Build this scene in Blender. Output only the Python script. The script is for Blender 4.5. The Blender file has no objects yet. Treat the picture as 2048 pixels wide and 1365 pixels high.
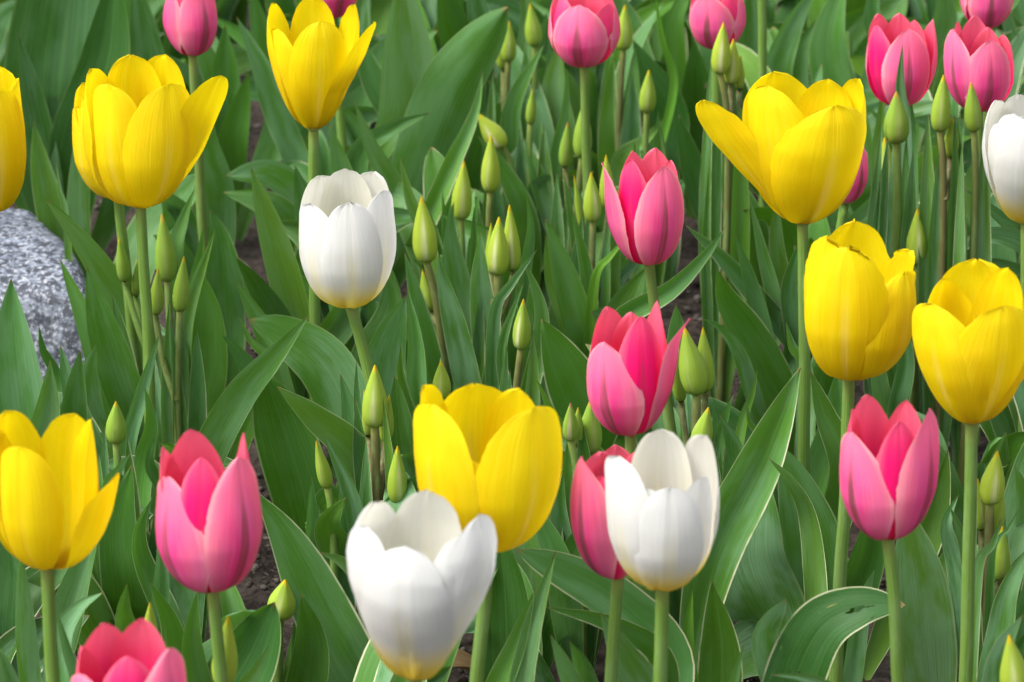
import bpy, math, random
import numpy as np
from mathutils import Vector, Matrix, noise
R_ = math.radians
rng = random.Random(7)
S = bpy.context.scene
C = S.collection

# ------------------------------------------------------------------ camera
F = 8500.0                      # focal length in photo pixels (photo 2048 wide)
PITCH = R_(20.0)
HC = 1.155
cam = bpy.data.objects.new('camera', bpy.data.cameras.new('camera'))
C.objects.link(cam)
cam.location = (0, 0, HC)
cam.rotation_euler = (R_(90) - PITCH, 0, 0)
cam.data.sensor_width = 36.0
cam.data.lens = 36.0 * F / 2048.0
cam.data.clip_start = 0.05
cam.data.clip_end = 200
cam.data.dof.use_dof = True
cam.data.dof.focus_distance = 2.72
cam.data.dof.aperture_fstop = 17.0
S.camera = cam

# ------------------------------------------------------------------ light
SUN_EL, SUN_AZ = R_(54), R_(-115)     # azimuth measured from +Y towards +X: behind the camera, to its left
w = bpy.data.worlds.new('World'); S.world = w; w.use_nodes = True
nt = w.node_tree
sky = nt.nodes.new('ShaderNodeTexSky'); sky.sky_type = 'NISHITA'; sky.sun_disc = False
sky.sun_elevation = SUN_EL; sky.sun_rotation = SUN_AZ
sky.air_density = 1.0; sky.dust_density = 4.0; sky.ozone_density = 1.0
bg = nt.nodes['Background']; bg.inputs['Strength'].default_value = 0.15
hs = nt.nodes.new('ShaderNodeHueSaturation'); hs.inputs['Saturation'].default_value = 0.35      # thin overcast
nt.links.new(sky.outputs[0], hs.inputs['Color']); nt.links.new(hs.outputs[0], bg.inputs[0])
sun = bpy.data.objects.new('sun', bpy.data.lights.new('sun', 'SUN')); C.objects.link(sun)
sun.data.energy = 1.6; sun.data.angle = R_(26); sun.data.color = (1.0, 0.95, 0.87)
sd = Vector((math.sin(SUN_AZ) * math.cos(SUN_EL), math.cos(SUN_AZ) * math.cos(SUN_EL), math.sin(SUN_EL)))
sun.rotation_euler = sd.to_track_quat('Z', 'Y').to_euler()
S.view_settings.view_transform = 'Standard'; S.view_settings.look = 'None'
S.view_settings.exposure = 1.14; S.view_settings.gamma = 1
S.cycles.max_bounces = 8; S.cycles.transparent_max_bounces = 8

# ------------------------------------------------------------------ projection helpers
CP, SP = math.cos(PITCH), math.sin(PITCH)
def ray(x, y):
    a, b = (x - 1024) / F, -(y - 682.5) / F
    return Vector((a, CP + b * SP, -SP + b * CP))
def at_Y(x, y, Y):
    d = ray(x, y); return Vector((0, 0, HC)) + d * (Y / d.y)
def at_z(x, y, z):
    d = ray(x, y); return Vector((0, 0, HC)) + d * ((z - HC) / d.z)
def depth(p): return p.y * CP - (p.z - HC) * SP
def proj(p):
    dz = depth(p); up = p.y * SP + (p.z - HC) * CP
    return 1024 + F * p.x / dz, 682.5 - F * up / dz, dz

# ------------------------------------------------------------------ materials
def new_mat(name):
    m = bpy.data.materials.new(name); m.use_nodes = True
    t = m.node_tree; t.nodes.clear()
    return m, t
class NB:
    def __init__(s, t): s.t = t
    def n(s, typ, **kw):
        nd = s.t.nodes.new(typ)
        for k, v in kw.items(): setattr(nd, k, v)
        return nd
    def put(s, sock, v):
        if isinstance(v, bpy.types.NodeSocket): s.t.links.new(v, sock)
        elif v is not None: sock.default_value = v
    def math(s, op, a, b=None, c=None, clamp=False):
        nd = s.n('ShaderNodeMath', operation=op, use_clamp=clamp)
        s.put(nd.inputs[0], a)
        if b is not None: s.put(nd.inputs[1], b)
        if c is not None: s.put(nd.inputs[2], c)
        return nd.outputs[0]
    def mix(s, f, a, b, mode='MIX'):
        nd = s.n('ShaderNodeMix', data_type='RGBA', blend_type=mode)
        s.put(nd.inputs[0], f)
        for sock, v in ((nd.inputs[6], a), (nd.inputs[7], b)):
            if isinstance(v, tuple) and len(v) == 3: v = v + (1,)
            s.put(sock, v)
        return nd.outputs[2]
    def ramp(s, v, lo, hi):      # smooth 0..1 between lo and hi
        nd = s.n('ShaderNodeMapRange', interpolation_type='SMOOTHSTEP')
        s.put(nd.inputs[0], v); nd.inputs[1].default_value = lo; nd.inputs[2].default_value = hi
        nd.inputs[3].default_value = 0; nd.inputs[4].default_value = 1
        return nd.outputs[0]
    def uv(s):
        nd = s.n('ShaderNodeUVMap'); nd.uv_map = 'uv'
        sp = s.n('ShaderNodeSeparateXYZ'); s.t.links.new(nd.outputs[0], sp.inputs[0])
        return sp.outputs[0], sp.outputs[1]
    def vec(s, x, y, z=0.0):
        nd = s.n('ShaderNodeCombineXYZ')
        for i, v in enumerate((x, y, z)): s.put(nd.inputs[i], v)
        return nd.outputs[0]
    def noise(s, vec, scale, detail=2.0, rough=0.5):
        nd = s.n('ShaderNodeTexNoise'); s.put(nd.inputs['Vector'], vec)
        nd.inputs['Scale'].default_value = scale; nd.inputs['Detail'].default_value = detail
        nd.inputs['Roughness'].default_value = rough
        return nd.outputs[0]
    def objcol(s):
        oi = s.n('ShaderNodeObjectInfo')
        sp = s.n('ShaderNodeSeparateColor'); s.t.links.new(oi.outputs['Color'], sp.inputs[0])
        return sp.outputs[0], sp.outputs[1], sp.outputs[2], oi.outputs['Random']
    def finish(s, col, rough=0.5, spec=0.3, trans=0.0, tcol=None, bump=None, bstr=0.2, bdist=0.001, sheen=0.0):
        p = s.n('ShaderNodeBsdfPrincipled')
        s.put(p.inputs['Base Color'], col); s.put(p.inputs['Roughness'], rough)
        s.put(p.inputs['Specular IOR Level'], spec)
        if sheen: p.inputs['Sheen Weight'].default_value = sheen
        nrm = None
        if bump is not None:
            b = s.n('ShaderNodeBump'); b.inputs['Strength'].default_value = bstr; b.inputs['Distance'].default_value = bdist
            s.put(b.inputs['Height'], bump); nrm = b.outputs[0]
            s.put(p.inputs['Normal'], nrm)
        out = s.n('ShaderNodeOutputMaterial')
        sh = p.outputs[0]
        if trans:
            tr = s.n('ShaderNodeBsdfTranslucent'); s.put(tr.inputs[0], tcol if tcol is not None else col)
            if nrm: s.put(tr.inputs['Normal'], nrm)
            mx = s.n('ShaderNodeMixShader'); mx.inputs[0].default_value = trans
            s.t.links.new(sh, mx.inputs[1]); s.t.links.new(tr.outputs[0], mx.inputs[2]); sh = mx.outputs[0]
        s.t.links.new(sh, out.inputs[0])

# uv.x = u in 0..1 across (0.5 = midrib), uv.y = v along
def petal_common(b):
    u, v = b.uv()
    au = b.math('ABSOLUTE', b.math('MULTIPLY_ADD', u, 2.0, -1.0))
    r, g, bl, rnd = b.objcol()
    sv = b.vec(b.math('MULTIPLY', u, 26.0), b.math('MULTIPLY', v, 1.3), b.math('MULTIPLY', rnd, 40.0))
    streak = b.noise(sv, 1.0, 3.0, 0.6)
    sv2 = b.vec(b.math('MULTIPLY', u, 4.0), b.math('MULTIPLY', v, 2.2), b.math('MULTIPLY', rnd, 31.0))
    soft = b.noise(sv2, 1.0, 2.0)
    geo = b.n('ShaderNodeNewGeometry')
    return u, v, au, r, g, bl, streak, soft, geo.outputs['Backfacing']

def mat_yellow():
    m, t = new_mat('yellow_petal'); b = NB(t)
    u, v, au, r, g, bl, streak, soft, back = petal_common(b)
    col = b.mix(b.ramp(soft, 0.3, 0.7), (0.80, 0.61, 0.002), (0.82, 0.685, 0.005))
    col = b.mix(b.math('MULTIPLY', b.ramp(streak, 0.42, 0.75), 0.35), col, (0.90, 0.70, 0.03))
    col = b.mix(b.math('MULTIPLY', b.math('SUBTRACT', 1.0, b.ramp(streak, 0.34, 0.48)), 0.12), col, (0.80, 0.47, 0.002))
    mid = b.math('MULTIPLY', b.math('SUBTRACT', 1.0, b.ramp(au, 0.02, 0.13)), b.math('SUBTRACT', 1.0, b.ramp(v, 0.25, 0.8)))
    mid = b.math('MULTIPLY', b.math('MULTIPLY', mid, r), b.ramp(streak, 0.3, 0.62))
    col = b.mix(b.math('MULTIPLY', mid, 0.35), col, (0.93, 0.78, 0.30))
    col = b.mix(b.math('MULTIPLY', b.math('SUBTRACT', 1.0, b.ramp(v, 0.0, 0.14)), 0.6), col, (0.75, 0.36, 0.01))
    b.finish(col, 0.55, 0.18, 0.44, b.mix(0.5, col, (0.88, 0.69, 0.002)), streak, 0.5, 0.0008)
    return m
def mat_white():
    m, t = new_mat('white_petal'); b = NB(t)
    u, v, au, r, g, bl, streak, soft, back = petal_common(b)
    col = b.mix(back, (0.735, 0.74, 0.73), (0.74, 0.73, 0.64))
    col = b.mix(b.math('MULTIPLY', b.math('SUBTRACT', 1.0, b.ramp(streak, 0.34, 0.50)), 0.22), col, (0.58, 0.60, 0.56))
    fl = b.math('MULTIPLY', b.math('SUBTRACT', 1.0, b.ramp(au, 0.03, 0.38)), b.math('SUBTRACT', 1.0, b.ramp(v, 0.15, 0.75)))
    fl = b.math('MULTIPLY', fl, b.ramp(streak, 0.25, 0.7))
    col = b.mix(b.math('MULTIPLY', fl, 0.85), col, (0.82, 0.75, 0.36))
    col = b.mix(b.math('SUBTRACT', 1.0, b.ramp(b.math('MULTIPLY_ADD', streak, 0.10, v), 0.14, 0.42)), col, (0.93, 0.76, 0.10))
    ln = b.math('SUBTRACT', 1.0, b.ramp(b.math('ABSOLUTE', b.math('SUBTRACT', au, 0.07)), 0.0, 0.03))
    col = b.mix(b.math('MULTIPLY', ln, 0.25), col, (0.72, 0.68, 0.44))
    b.finish(col, 0.5, 0.22, 0.46, col, streak, 0.4, 0.0008)
    return m
def mat_pink():
    m, t = new_mat('pink_petal'); b = NB(t)
    u, v, au, r, g, bl, streak, soft, back = petal_common(b)
    e = b.math('MULTIPLY_ADD', b.math('SUBTRACT', streak, 0.5), 0.35, au)
    e = b.math('MAXIMUM', e, b.math('MULTIPLY_ADD', v, 1.1, -0.28))
    out = b.mix(b.ramp(e, 0.1, 0.75), (0.72, 0.045, 0.25), (0.84, 0.155, 0.29))
    out = b.mix(b.ramp(e, 0.70, 1.05), out, (0.87, 0.37, 0.41))
    out = b.mix(b.math('MULTIPLY', b.ramp(streak, 0.5, 0.72), 0.16), out, (0.88, 0.36, 0.46))
    # mauve bloom on the outside
    out = b.mix(b.math('MULTIPLY', b.math('MULTIPLY', b.ramp(soft, 0.35, 0.7), 0.55), b.math('SUBTRACT', 1.0, b.ramp(v, 0.55, 0.95))), out, (0.68, 0.15, 0.35))
    inn = b.mix(b.ramp(v, 0.40, 0.95), (0.78, 0.012, 0.16), (0.84, 0.15, 0.235))
    hot = b.mix(b.ramp(e, 0.45, 1.1), (0.80, 0.006, 0.145), (0.86, 0.14, 0.23))
    out = b.mix(g, out, hot)
    col = b.mix(back, out, inn)
    wdt = b.math('MULTIPLY', b.math('SUBTRACT', 1.0, b.ramp(v, 0.15, 0.98)), 0.13)
    wdt = b.math('ADD', wdt, b.math('MULTIPLY', streak, 0.06))
    rib = b.math('MULTIPLY', b.ramp(b.math('SUBTRACT', wdt, au), -0.03, 0.05), r)
    rib = b.math('MULTIPLY', rib, b.math('SUBTRACT', 1.0, b.ramp(v, 0.55, 0.95)))
    rib = b.math('MULTIPLY', rib, b.math('SUBTRACT', 1.0, back))
    col = b.mix(b.math('MULTIPLY', rib, b.math('MULTIPLY_ADD', b.ramp(streak, 0.3, 0.65), 0.5, 0.42)), col, (0.15, 0.065, 0.060))
    col = b.mix(b.math('MULTIPLY', b.math('SUBTRACT', 1.0, b.ramp(v, 0.0, 0.12)), 0.6), col, (0.62, 0.18, 0.08))
    b.finish(col, 0.5, 0.25, 0.26, b.mix(0.4, col, (0.88, 0.03, 0.10)), streak, 0.3, 0.0008)
    return m
def mat_leaf():
    m, t = new_mat('tulip_leaf'); b = NB(t)
    u, v = b.uv()
    au = b.math('ABSOLUTE', b.math('MULTIPLY_ADD', u, 2.0, -1.0))
    r, g, bl, rnd = b.objcol()          # r tone, g pale margin, b glaucous bloom with pale sheen painted in
    off = b.math('MULTIPLY', rnd, 53.0)
    streak = b.noise(b.vec(b.math('MULTIPLY', u, 34.0), b.math('MULTIPLY', v, 1.6), off), 1.0, 3.0, 0.62)
    fine = b.noise(b.vec(b.math('MULTIPLY', u, 80.0), b.math('MULTIPLY', v, 2.0), off), 1.0, 1.0, 0.5)
    patch = b.noise(b.vec(b.math('MULTIPLY', u, 2.4), b.math('MULTIPLY', v, 4.0), off), 1.0, 3.0, 0.55)
    col = b.mix(r, (0.012, 0.062, 0.003), (0.115, 0.315, 0.020))
    hue = b.math('FRACT', b.math('MULTIPLY', rnd, 7.31))
    col = b.mix(b.math('MULTIPLY', b.ramp(hue, 0.35, 1.0), 0.75), col, b.mix(r, (0.022, 0.068, 0.002), (0.175, 0.315, 0.022)))
    col = b.mix(b.math('MULTIPLY', b.math('SUBTRACT', 1.0, b.ramp(hue, 0.0, 0.4)), 0.7), col, b.mix(r, (0.012, 0.060, 0.012), (0.095, 0.270, 0.095)))
    col = b.mix(b.math('MULTIPLY', b.ramp(streak, 0.35, 0.72), 0.35), col, b.mix(r, (0.026, 0.115, 0.008), (0.135, 0.355, 0.042)))
    bloom = b.math('MULTIPLY', b.math('MULTIPLY_ADD', b.ramp(patch, 0.36, 0.62), 0.85, 0.15), bl)
    bloom = b.math('MULTIPLY', bloom, b.math('MULTIPLY_ADD', streak, 0.8, 0.5), None, True)
    col = b.mix(b.math('MULTIPLY', bloom, 0.80), col, (0.245, 0.435, 0.27))
    tc = b.n('ShaderNodeTexCoord')
    sp = b.noise(tc.outputs['Object'], 900.0, 1.0)
    col = b.mix(b.math('MULTIPLY', b.ramp(sp, 0.55, 0.8), 0.12), col, (0.14, 0.28, 0.10))
    # brown-yellow scars
    scar = b.noise(b.vec(b.math('MULTIPLY', u, 9.0), b.math('MULTIPLY', v, 7.0), off), 1.0, 4.0, 0.7)
    col = b.mix(b.math('MULTIPLY', b.ramp(scar, 0.70, 0.74), 0.7), col, (0.32, 0.30, 0.08))
    col = b.mix(b.math('MULTIPLY', b.ramp(fine, 0.52, 0.64), 0.17), col, b.mix(bl, (0.10, 0.26, 0.04), (0.24, 0.40, 0.25)))
    col = b.mix(b.math('MULTIPLY', b.math('SUBTRACT', 1.0, b.ramp(fine, 0.36, 0.47)), 0.18), col, (0.012, 0.06, 0.006))
    mid = b.math('SUBTRACT', 1.0, b.ramp(au, 0.0, 0.05))
    col = b.mix(b.math('MULTIPLY', mid, 0.25), col, (0.11, 0.24, 0.07))
    tip = b.ramp(v, 0.975, 0.998)
    col = b.mix(b.math('MULTIPLY', tip, 0.7), col, (0.30, 0.16, 0.07))
    base = b.math('SUBTRACT', 1.0, b.ramp(v, 0.0, 0.22))
    col = b.mix(b.math('MULTIPLY', base, 0.35), col, (0.16, 0.27, 0.07))
    edge = b.noise(b.vec(b.math('MULTIPLY', u, 2.0), b.math('MULTIPLY', v, 6.0), off), 1.0, 3.0, 0.6)
    thin = b.ramp(b.math('ADD', b.math('MULTIPLY_ADD', g, 0.025, au), b.math('MULTIPLY_ADD', edge, 0.05, -0.025)), 0.945, 0.975)
    thin = b.math('MULTIPLY', thin, b.ramp(edge, 0.25, 0.55))
    col = b.mix(b.math('MULTIPLY', thin, b.math('MULTIPLY_ADD', g, 0.8, 0.2)), col, b.mix(g, (0.26, 0.36, 0.13), (0.60, 0.60, 0.40)))
    hsum = b.math('MULTIPLY_ADD', fine, 0.4, streak)
    b.finish(col, b.math('MULTIPLY_ADD', streak, 0.22, 0.38), 0.21, 0.24, b.mix(0.6, col, (0.13, 0.36, 0.008)), hsum, 0.4, 0.0008)
    return m
def mat_stem():
    m, t = new_mat('tulip_stem'); b = NB(t)
    u, v = b.uv(); r, g, bl, rnd = b.objcol()
    st = b.noise(b.vec(b.math('MULTIPLY', u, 30.0), b.math('MULTIPLY', v, 3.0), b.math('MULTIPLY', rnd, 20.0)), 1.0, 3.0, 0.6)
    col = b.mix(b.ramp(st, 0.3, 0.7), (0.105, 0.215, 0.030), (0.175, 0.285, 0.060))
    col = b.mix(b.math('MULTIPLY', r, b.math('MULTIPLY_ADD', st, 0.7, 0.62), None, True), col, (0.120, 0.072, 0.042))
    mot = b.noise(b.vec(b.math('MULTIPLY', u, 3.0), b.math('MULTIPLY', v, 9.0), b.math('MULTIPLY', rnd, 11.0)), 1.0, 4.0, 0.6)
    col = b.mix(b.math('MULTIPLY', b.ramp(mot, 0.45, 0.7), 0.45), col, (0.21, 0.33, 0.12))
    col = b.mix(b.math('MULTIPLY', b.ramp(v, 0.93, 1.0), 0.5), col, (0.30, 0.34, 0.08))
    b.finish(col, 0.5, 0.25, 0.08, col, st, 0.35, 0.0006)
    return m
def mat_bud():
    m, t = new_mat('tulip_bud'); b = NB(t)
    u, v = b.uv(); r, g, bl, rnd = b.objcol()     # r yellowness, g pink blush, b pale flame
    au = b.math('ABSOLUTE', b.math('MULTIPLY_ADD', u, 2.0, -1.0))
    st = b.noise(b.vec(b.math('MULTIPLY', u, 22.0), b.math('MULTIPLY', v, 2.0), b.math('MULTIPLY', rnd, 33.0)), 1.0, 3.0, 0.6)
    col = b.mix(r, (0.18, 0.36, 0.05), (0.45, 0.585, 0.055))
    col = b.mix(b.math('MULTIPLY', b.ramp(st, 0.35, 0.7), 0.4), col, b.mix(r, (0.23, 0.37, 0.06), (0.54, 0.60, 0.07)))
    fl = b.math('MULTIPLY', b.ramp(b.math('MULTIPLY_ADD', st, 0.45, au), 0.74, 1.12), b.math('SUBTRACT', 1.0, b.ramp(v, 0.55, 0.88)))
    seam = b.math('MULTIPLY', b.ramp(au, 0.86, 0.98), b.math('SUBTRACT', 1.0, b.ramp(v, 0.85, 0.97)))
    col = b.mix(b.math('MULTIPLY', seam, 0.5), col, (0.10, 0.17, 0.03))
    col = b.mix(b.math('MULTIPLY', fl, bl), col, (0.72, 0.75, 0.38))
    col = b.mix(b.math('MULTIPLY', b.math('SUBTRACT', 1.0, b.ramp(v, 0.0, 0.3)), 0.45), col, (0.14, 0.22, 0.03))
    tip = b.ramp(v, 0.84, 0.97)
    col = b.mix(b.math('MULTIPLY', tip, 0.85), col, b.mix(g, (0.72, 0.50, 0.012), (0.50, 0.16, 0.12)))
    col = b.mix(b.math('MULTIPLY', g, b.math('MULTIPLY', b.ramp(au, 0.5, 1.0), 0.45)), col, (0.50, 0.20, 0.19))
    b.finish(col, 0.45, 0.3, 0.22, col, st, 0.25, 0.0006)
    return m
def mat_pistil():
    m, t = new_mat('tulip_pistil'); b = NB(t)
    tc = b.n('ShaderNodeTexCoord')
    b.finish(b.mix(b.noise(tc.outputs['Object'], 300.0), (0.20, 0.26, 0.05), (0.34, 0.36, 0.10)), 0.5)
    return m
def mat_soil():
    m, t = new_mat('soil'); b = NB(t)
    tc = b.n('ShaderNodeTexCoord'); o = tc.outputs['Object']
    n1 = b.noise(o, 9.0, 5.0, 0.6); n2 = b.noise(o, 120.0, 6.0, 0.7)
    col = b.mix(b.ramp(n2, 0.3, 0.7), (0.016, 0.012, 0.010), (0.070, 0.056, 0.047))
    col = b.mix(b.math('MULTIPLY', b.ramp(n1, 0.4, 0.7), 0.5), col, (0.095, 0.076, 0.064))
    vo = b.n('ShaderNodeTexVoronoi'); b.put(vo.inputs['Vector'], o); vo.inputs['Scale'].default_value = 190.0
    h = b.math('MULTIPLY_ADD', vo.outputs['Distance'], 0.6, n2)
    b.finish(col, 0.95, 0.15, 0, None, h, 0.9, 0.004)
    return m
def mat_granite():
    m, t = new_mat('granite'); b = NB(t)
    tc = b.n('ShaderNodeTexCoord'); o = tc.outputs['Object']
    n1 = b.noise(o, 150.0, 3.0, 0.75); n2 = b.noise(o, 300.0, 2.0, 0.6); n3 = b.noise(o, 11.0, 3.0)
    vo = b.n('ShaderNodeTexVoronoi'); b.put(vo.inputs['Vector'], o); vo.inputs['Scale'].default_value = 260.0
    col = b.mix(b.ramp(n1, 0.41, 0.59), (0.030, 0.034, 0.046), (0.165, 0.190, 0.240))
    col = b.mix(b.math('MULTIPLY', b.ramp(n2, 0.56, 0.64), 0.85), col, (0.36, 0.375, 0.40))
    col = b.mix(b.math('MULTIPLY', b.math('SUBTRACT', 1.0, b.ramp(n2, 0.34, 0.42)), 0.9), col, (0.025, 0.027, 0.034))
    col = b.mix(b.math('MULTIPLY', b.ramp(n3, 0.35, 0.7), 0.25), col, (0.15, 0.165, 0.20))
    h = b.math('ADD', n1, b.math('MULTIPLY', vo.outputs['Distance'], 0.5))
    b.finish(col, 0.62, 0.35, 0, None, h, 0.4, 0.0015)
    return m
def mat_stone():
    m, t = new_mat('pebble'); b = NB(t)
    tc = b.n('ShaderNodeTexCoord'); geo = b.n('ShaderNodeNewGeometry')
    n = b.noise(tc.outputs['Object'], 160.0, 3.0)
    c = b.mix(geo.outputs['Random Per Island'], (0.03, 0.022, 0.017), (0.15, 0.13, 0.115))
    b.finish(b.mix(b.math('MULTIPLY', n, 0.6), c, (0.06, 0.05, 0.04)), 0.8, 0.25, 0, None, n, 0.4, 0.002)
    return m
def mat_dry():
    m, t = new_mat('dry_leaf'); b = NB(t)
    u, v = b.uv()
    st = b.noise(b.vec(b.math('MULTIPLY', u, 18.0), b.math('MULTIPLY', v, 2.0)), 1.0, 3.0)
    b.finish(b.mix(st, (0.13, 0.075, 0.035), (0.36, 0.25, 0.12)), 0.7, 0.2, 0.15, None, st, 0.5, 0.001)
    return m
M = {'yellow': mat_yellow(), 'white': mat_white(), 'pink': mat_pink(), 'leaf': mat_leaf(), 'stem': mat_stem(),
     'bud': mat_bud(), 'pistil': mat_pistil(), 'soil': mat_soil(), 'granite': mat_granite(), 'stone': mat_stone(), 'dry': mat_dry()}

# ------------------------------------------------------------------ mesh helpers
def make(name, V, Fc, UV, mat, parent=None, loc=(0, 0, 0), color=None):
    me = bpy.data.meshes.new(name)
    me.from_pydata([tuple(v) for v in V], [], Fc)
    if UV is not None:
        l = me.uv_layers.new(name='uv')
        arr = np.empty((len(me.loops), 2), np.float32)
        vi = np.empty(len(me.loops), np.int32); me.loops.foreach_get('vertex_index', vi)
        arr[:] = np.asarray(UV, np.float32)[vi]
        l.data.foreach_set('uv', arr.ravel())
    me.polygons.foreach_set('use_smooth', [True] * len(me.polygons))
    me.materials.append(mat)
    me.update()
    o = bpy.data.objects.new(name, me); C.objects.link(o)
    o.location = loc
    if parent is not None: o.parent = parent
    if color: o.color = color
    return o
def grid_faces(nu, nv, base=0):
    return [(base + j * nu + i, base + j * nu + i + 1, base + (j + 1) * nu + i + 1, base + (j + 1) * nu + i)
            for j in range(nv - 1) for i in range(nu - 1)]
def lut(pts, x):
    if x <= pts[0][0]: return pts[0][1]
    for (a, fa), (b, fb) in zip(pts, pts[1:]):
        if x <= b:
            t = (x - a) / (b - a); return fa + (fb - fa) * t
    return pts[-1][1]
def smooth_lut(pts, n=64):
    xs = np.array([p[0] for p in pts]); ys = np.array([p[1] for p in pts])
    # monotone cubic (Fritsch-Carlson)
    h = np.diff(xs); d = np.diff(ys) / h
    m = np.zeros(len(xs)); m[0], m[-1] = d[0], d[-1]
    for i in range(1, len(xs) - 1):
        m[i] = 0 if d[i - 1] * d[i] <= 0 else 2 * d[i - 1] * d[i] / (d[i - 1] + d[i])
    def f(x):
        x = min(max(x, xs[0]), xs[-1]); i = int(min(np.searchsorted(xs, x, 'right') - 1, len(xs) - 2)); i = max(i, 0)
        t = (x - xs[i]) / h[i]
        return ((2*t**3-3*t*t+1)*ys[i] + (t**3-2*t*t+t)*h[i]*m[i] + (-2*t**3+3*t*t)*ys[i+1] + (t**3-t*t)*h[i]*m[i+1])
    return f
def catmull(P, n):
    P = [P[0] * 2 - P[1]] + list(P) + [P[-1] * 2 - P[-2]]
    seg = len(P) - 3; out = []
    for k in range(seg):
        p0, p1, p2, p3 = P[k:k + 4]
        for i in range(12):
            t = i / 12
            out.append(0.5 * ((2 * p1) + (p2 - p0) * t + (2 * p0 - 5 * p1 + 4 * p2 - p3) * t * t + (3 * p1 - p0 - 3 * p2 + p3) * t ** 3))
    out.append(P[-2])
    L = [0.0]
    for a, b in zip(out, out[1:]): L.append(L[-1] + (b - a).length)
    res = []; j = 0
    for i in range(n):
        s = L[-1] * i / (n - 1)
        while j < len(L) - 2 and L[j + 1] < s: j += 1
        t = (s - L[j]) / max(L[j + 1] - L[j], 1e-9)
        res.append(out[j].lerp(out[j + 1], min(max(t, 0), 1)))
    return res

# ---- petals
EGG = (smooth_lut([(0, .05), (.05, .30), (.14, .58), (.28, .83), (.45, .98), (.6, 1.0), (.8, .95), (1, .84)]),
       smooth_lut([(0, 0), (.05, .015), (.14, .085), (.28, .235), (.45, .43), (.6, .59), (.8, .80), (1, 1.0)]))
CONE = (smooth_lut([(0, .05), (.06, .22), (.16, .45), (.3, .68), (.5, .90), (.7, 1.0), (.85, .98), (1, .88)]),
        smooth_lut([(0, 0), (.06, .03), (.16, .12), (.3, .265), (.5, .475), (.7, .69), (.85, .85), (1, 1.0)]))
BUDP = (smooth_lut([(0, .12), (.06, .55), (.16, .86), (.30, 1.0), (.45, .94), (.60, .75), (.75, .49), (.88, .25), (1, .05)]),
        smooth_lut([(0, 0), (.06, .02), (.16, .10), (.3, .25), (.45, .42), (.65, .64), (.85, .86), (1, 1.0)]))
CONE2 = (smooth_lut([(0, .05), (.06, .17), (.16, .35), (.3, .56), (.5, .84), (.68, .99), (.78, 1.0), (.9, .92), (1, .80)]), CONE[1])
ROUND = smooth_lut([(0, .16), (.08, .38), (.2, .68), (.38, .93), (.53, 1.0), (.68, .94), (.80, .82), (.89, .65), (.945, .48), (.98, .29), (1, .04)])
POINT = smooth_lut([(0, .16), (.08, .40), (.2, .72), (.36, .96), (.5, 1.0), (.66, .90), (.8, .69), (.9, .44), (.96, .24), (.99, .10), (1, .02)])
BLUNT = smooth_lut([(0, .18), (.08, .40), (.2, .70), (.38, .94), (.50, 1.0), (.66, .94), (.79, .81), (.89, .63), (.95, .45), (.985, .26), (1, .04)])
def petal(H, R, W, prof, wp, az, lean=0.0, top=1.0, curl=0.0, wav=0.0, jag=0.0, rho=1.0, twist=0.0, seed=0, face=0.0, nu=19, nv=46, rib=0.02, bend=0.0):
    fr, fz = prof
    rr = random.Random(seed)
    ph = [rr.uniform(0, 6.28) for _ in range(6)]
    def cl(v):
        r, z = fr(v) * R, fz(v) * H
        k = min(max((v - .4) / .6, 0), 1); k = k * k * (3 - 2 * k)
        r *= 1 + (top - 1) * k
        a = R_(lean) * v ** .9
        r, z = r * math.cos(a) + z * math.sin(a), z * math.cos(a) - r * math.sin(a)
        c = max(0, (v - .72) / .28) ** 2
        return r + curl * R * c, z - abs(curl) * R * .25 * c
    V, UV = [], []
    ca, sa = math.cos(R_(az)), math.sin(R_(az))
    for j in range(nv):
        v = 1 - (1 - j / (nv - 1)) ** 1.15 if j < nv - 1 else 1.0
        v = j / (nv - 1)
        r, z = cl(v); r0, z0 = cl(max(v - .015, 0)); r1, z1 = cl(min(v + .015, 1))
        l = math.hypot(r1 - r0, z1 - z0) or 1
        n_r, n_z = (z1 - z0) / l, -(r1 - r0) / l
        hw = W * R * wp(v)
        rh = R * rho * (.94 - .10 * v)
        if prof is BUDP: rh = max(r, .03 * R); inw0 = 0; hw = W * rh * (1.0 if v < .9 else .9)
        for i in range(nu):
            u = -1 + 2 * i / (nu - 1)
            jj = 1 + jag * max(0, v - .45) * (noise.noise(Vector((v * 16, u * 1.5 + seed, 3.1)))) * abs(u)
            jj += (.018 + .05 * jag) * min(1, 2.5 * v) * abs(u) ** 3 * noise.noise(Vector((v * 34, u + seed * 1.7, 8.2)))
            th = u * hw / rh * jj
            tang = rh * math.sin(th); inw = rh * (1 - math.cos(th))
            inw += rib * R * math.exp(-(u / .10) ** 2) * min(1, 3 * v)
            inw -= wav * R * abs(u) ** 1.6 * v * (math.sin(5.5 * v + ph[0] + (2.1 if u > 0 else 0)) + .5 * math.sin(13 * v + ph[1] + 4 * u))
            inw += .025 * R * noise.noise(Vector((u * 1.6 + seed * 3.7, v * 2.2, 1.3)))
            tang += twist * R * v * v + bend * R * math.sin(math.pi * v) * .5
            ztip = jag * .10 * H * (max(0, v - .8) / .2) * noise.noise(Vector((u * 7 + seed, v * 3, 0)))
            if face:
                fa = R_(face) * v ** .6; inw -= tang * math.sin(fa); tang *= math.cos(fa)
            rrr, zz = r - n_r * inw, z - n_z * inw + ztip
            V.append((rrr * sa + tang * ca, -rrr * ca + tang * sa, zz)); UV.append(((u + 1) / 2, v))
    return V, grid_faces(nu, nv), UV

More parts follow.
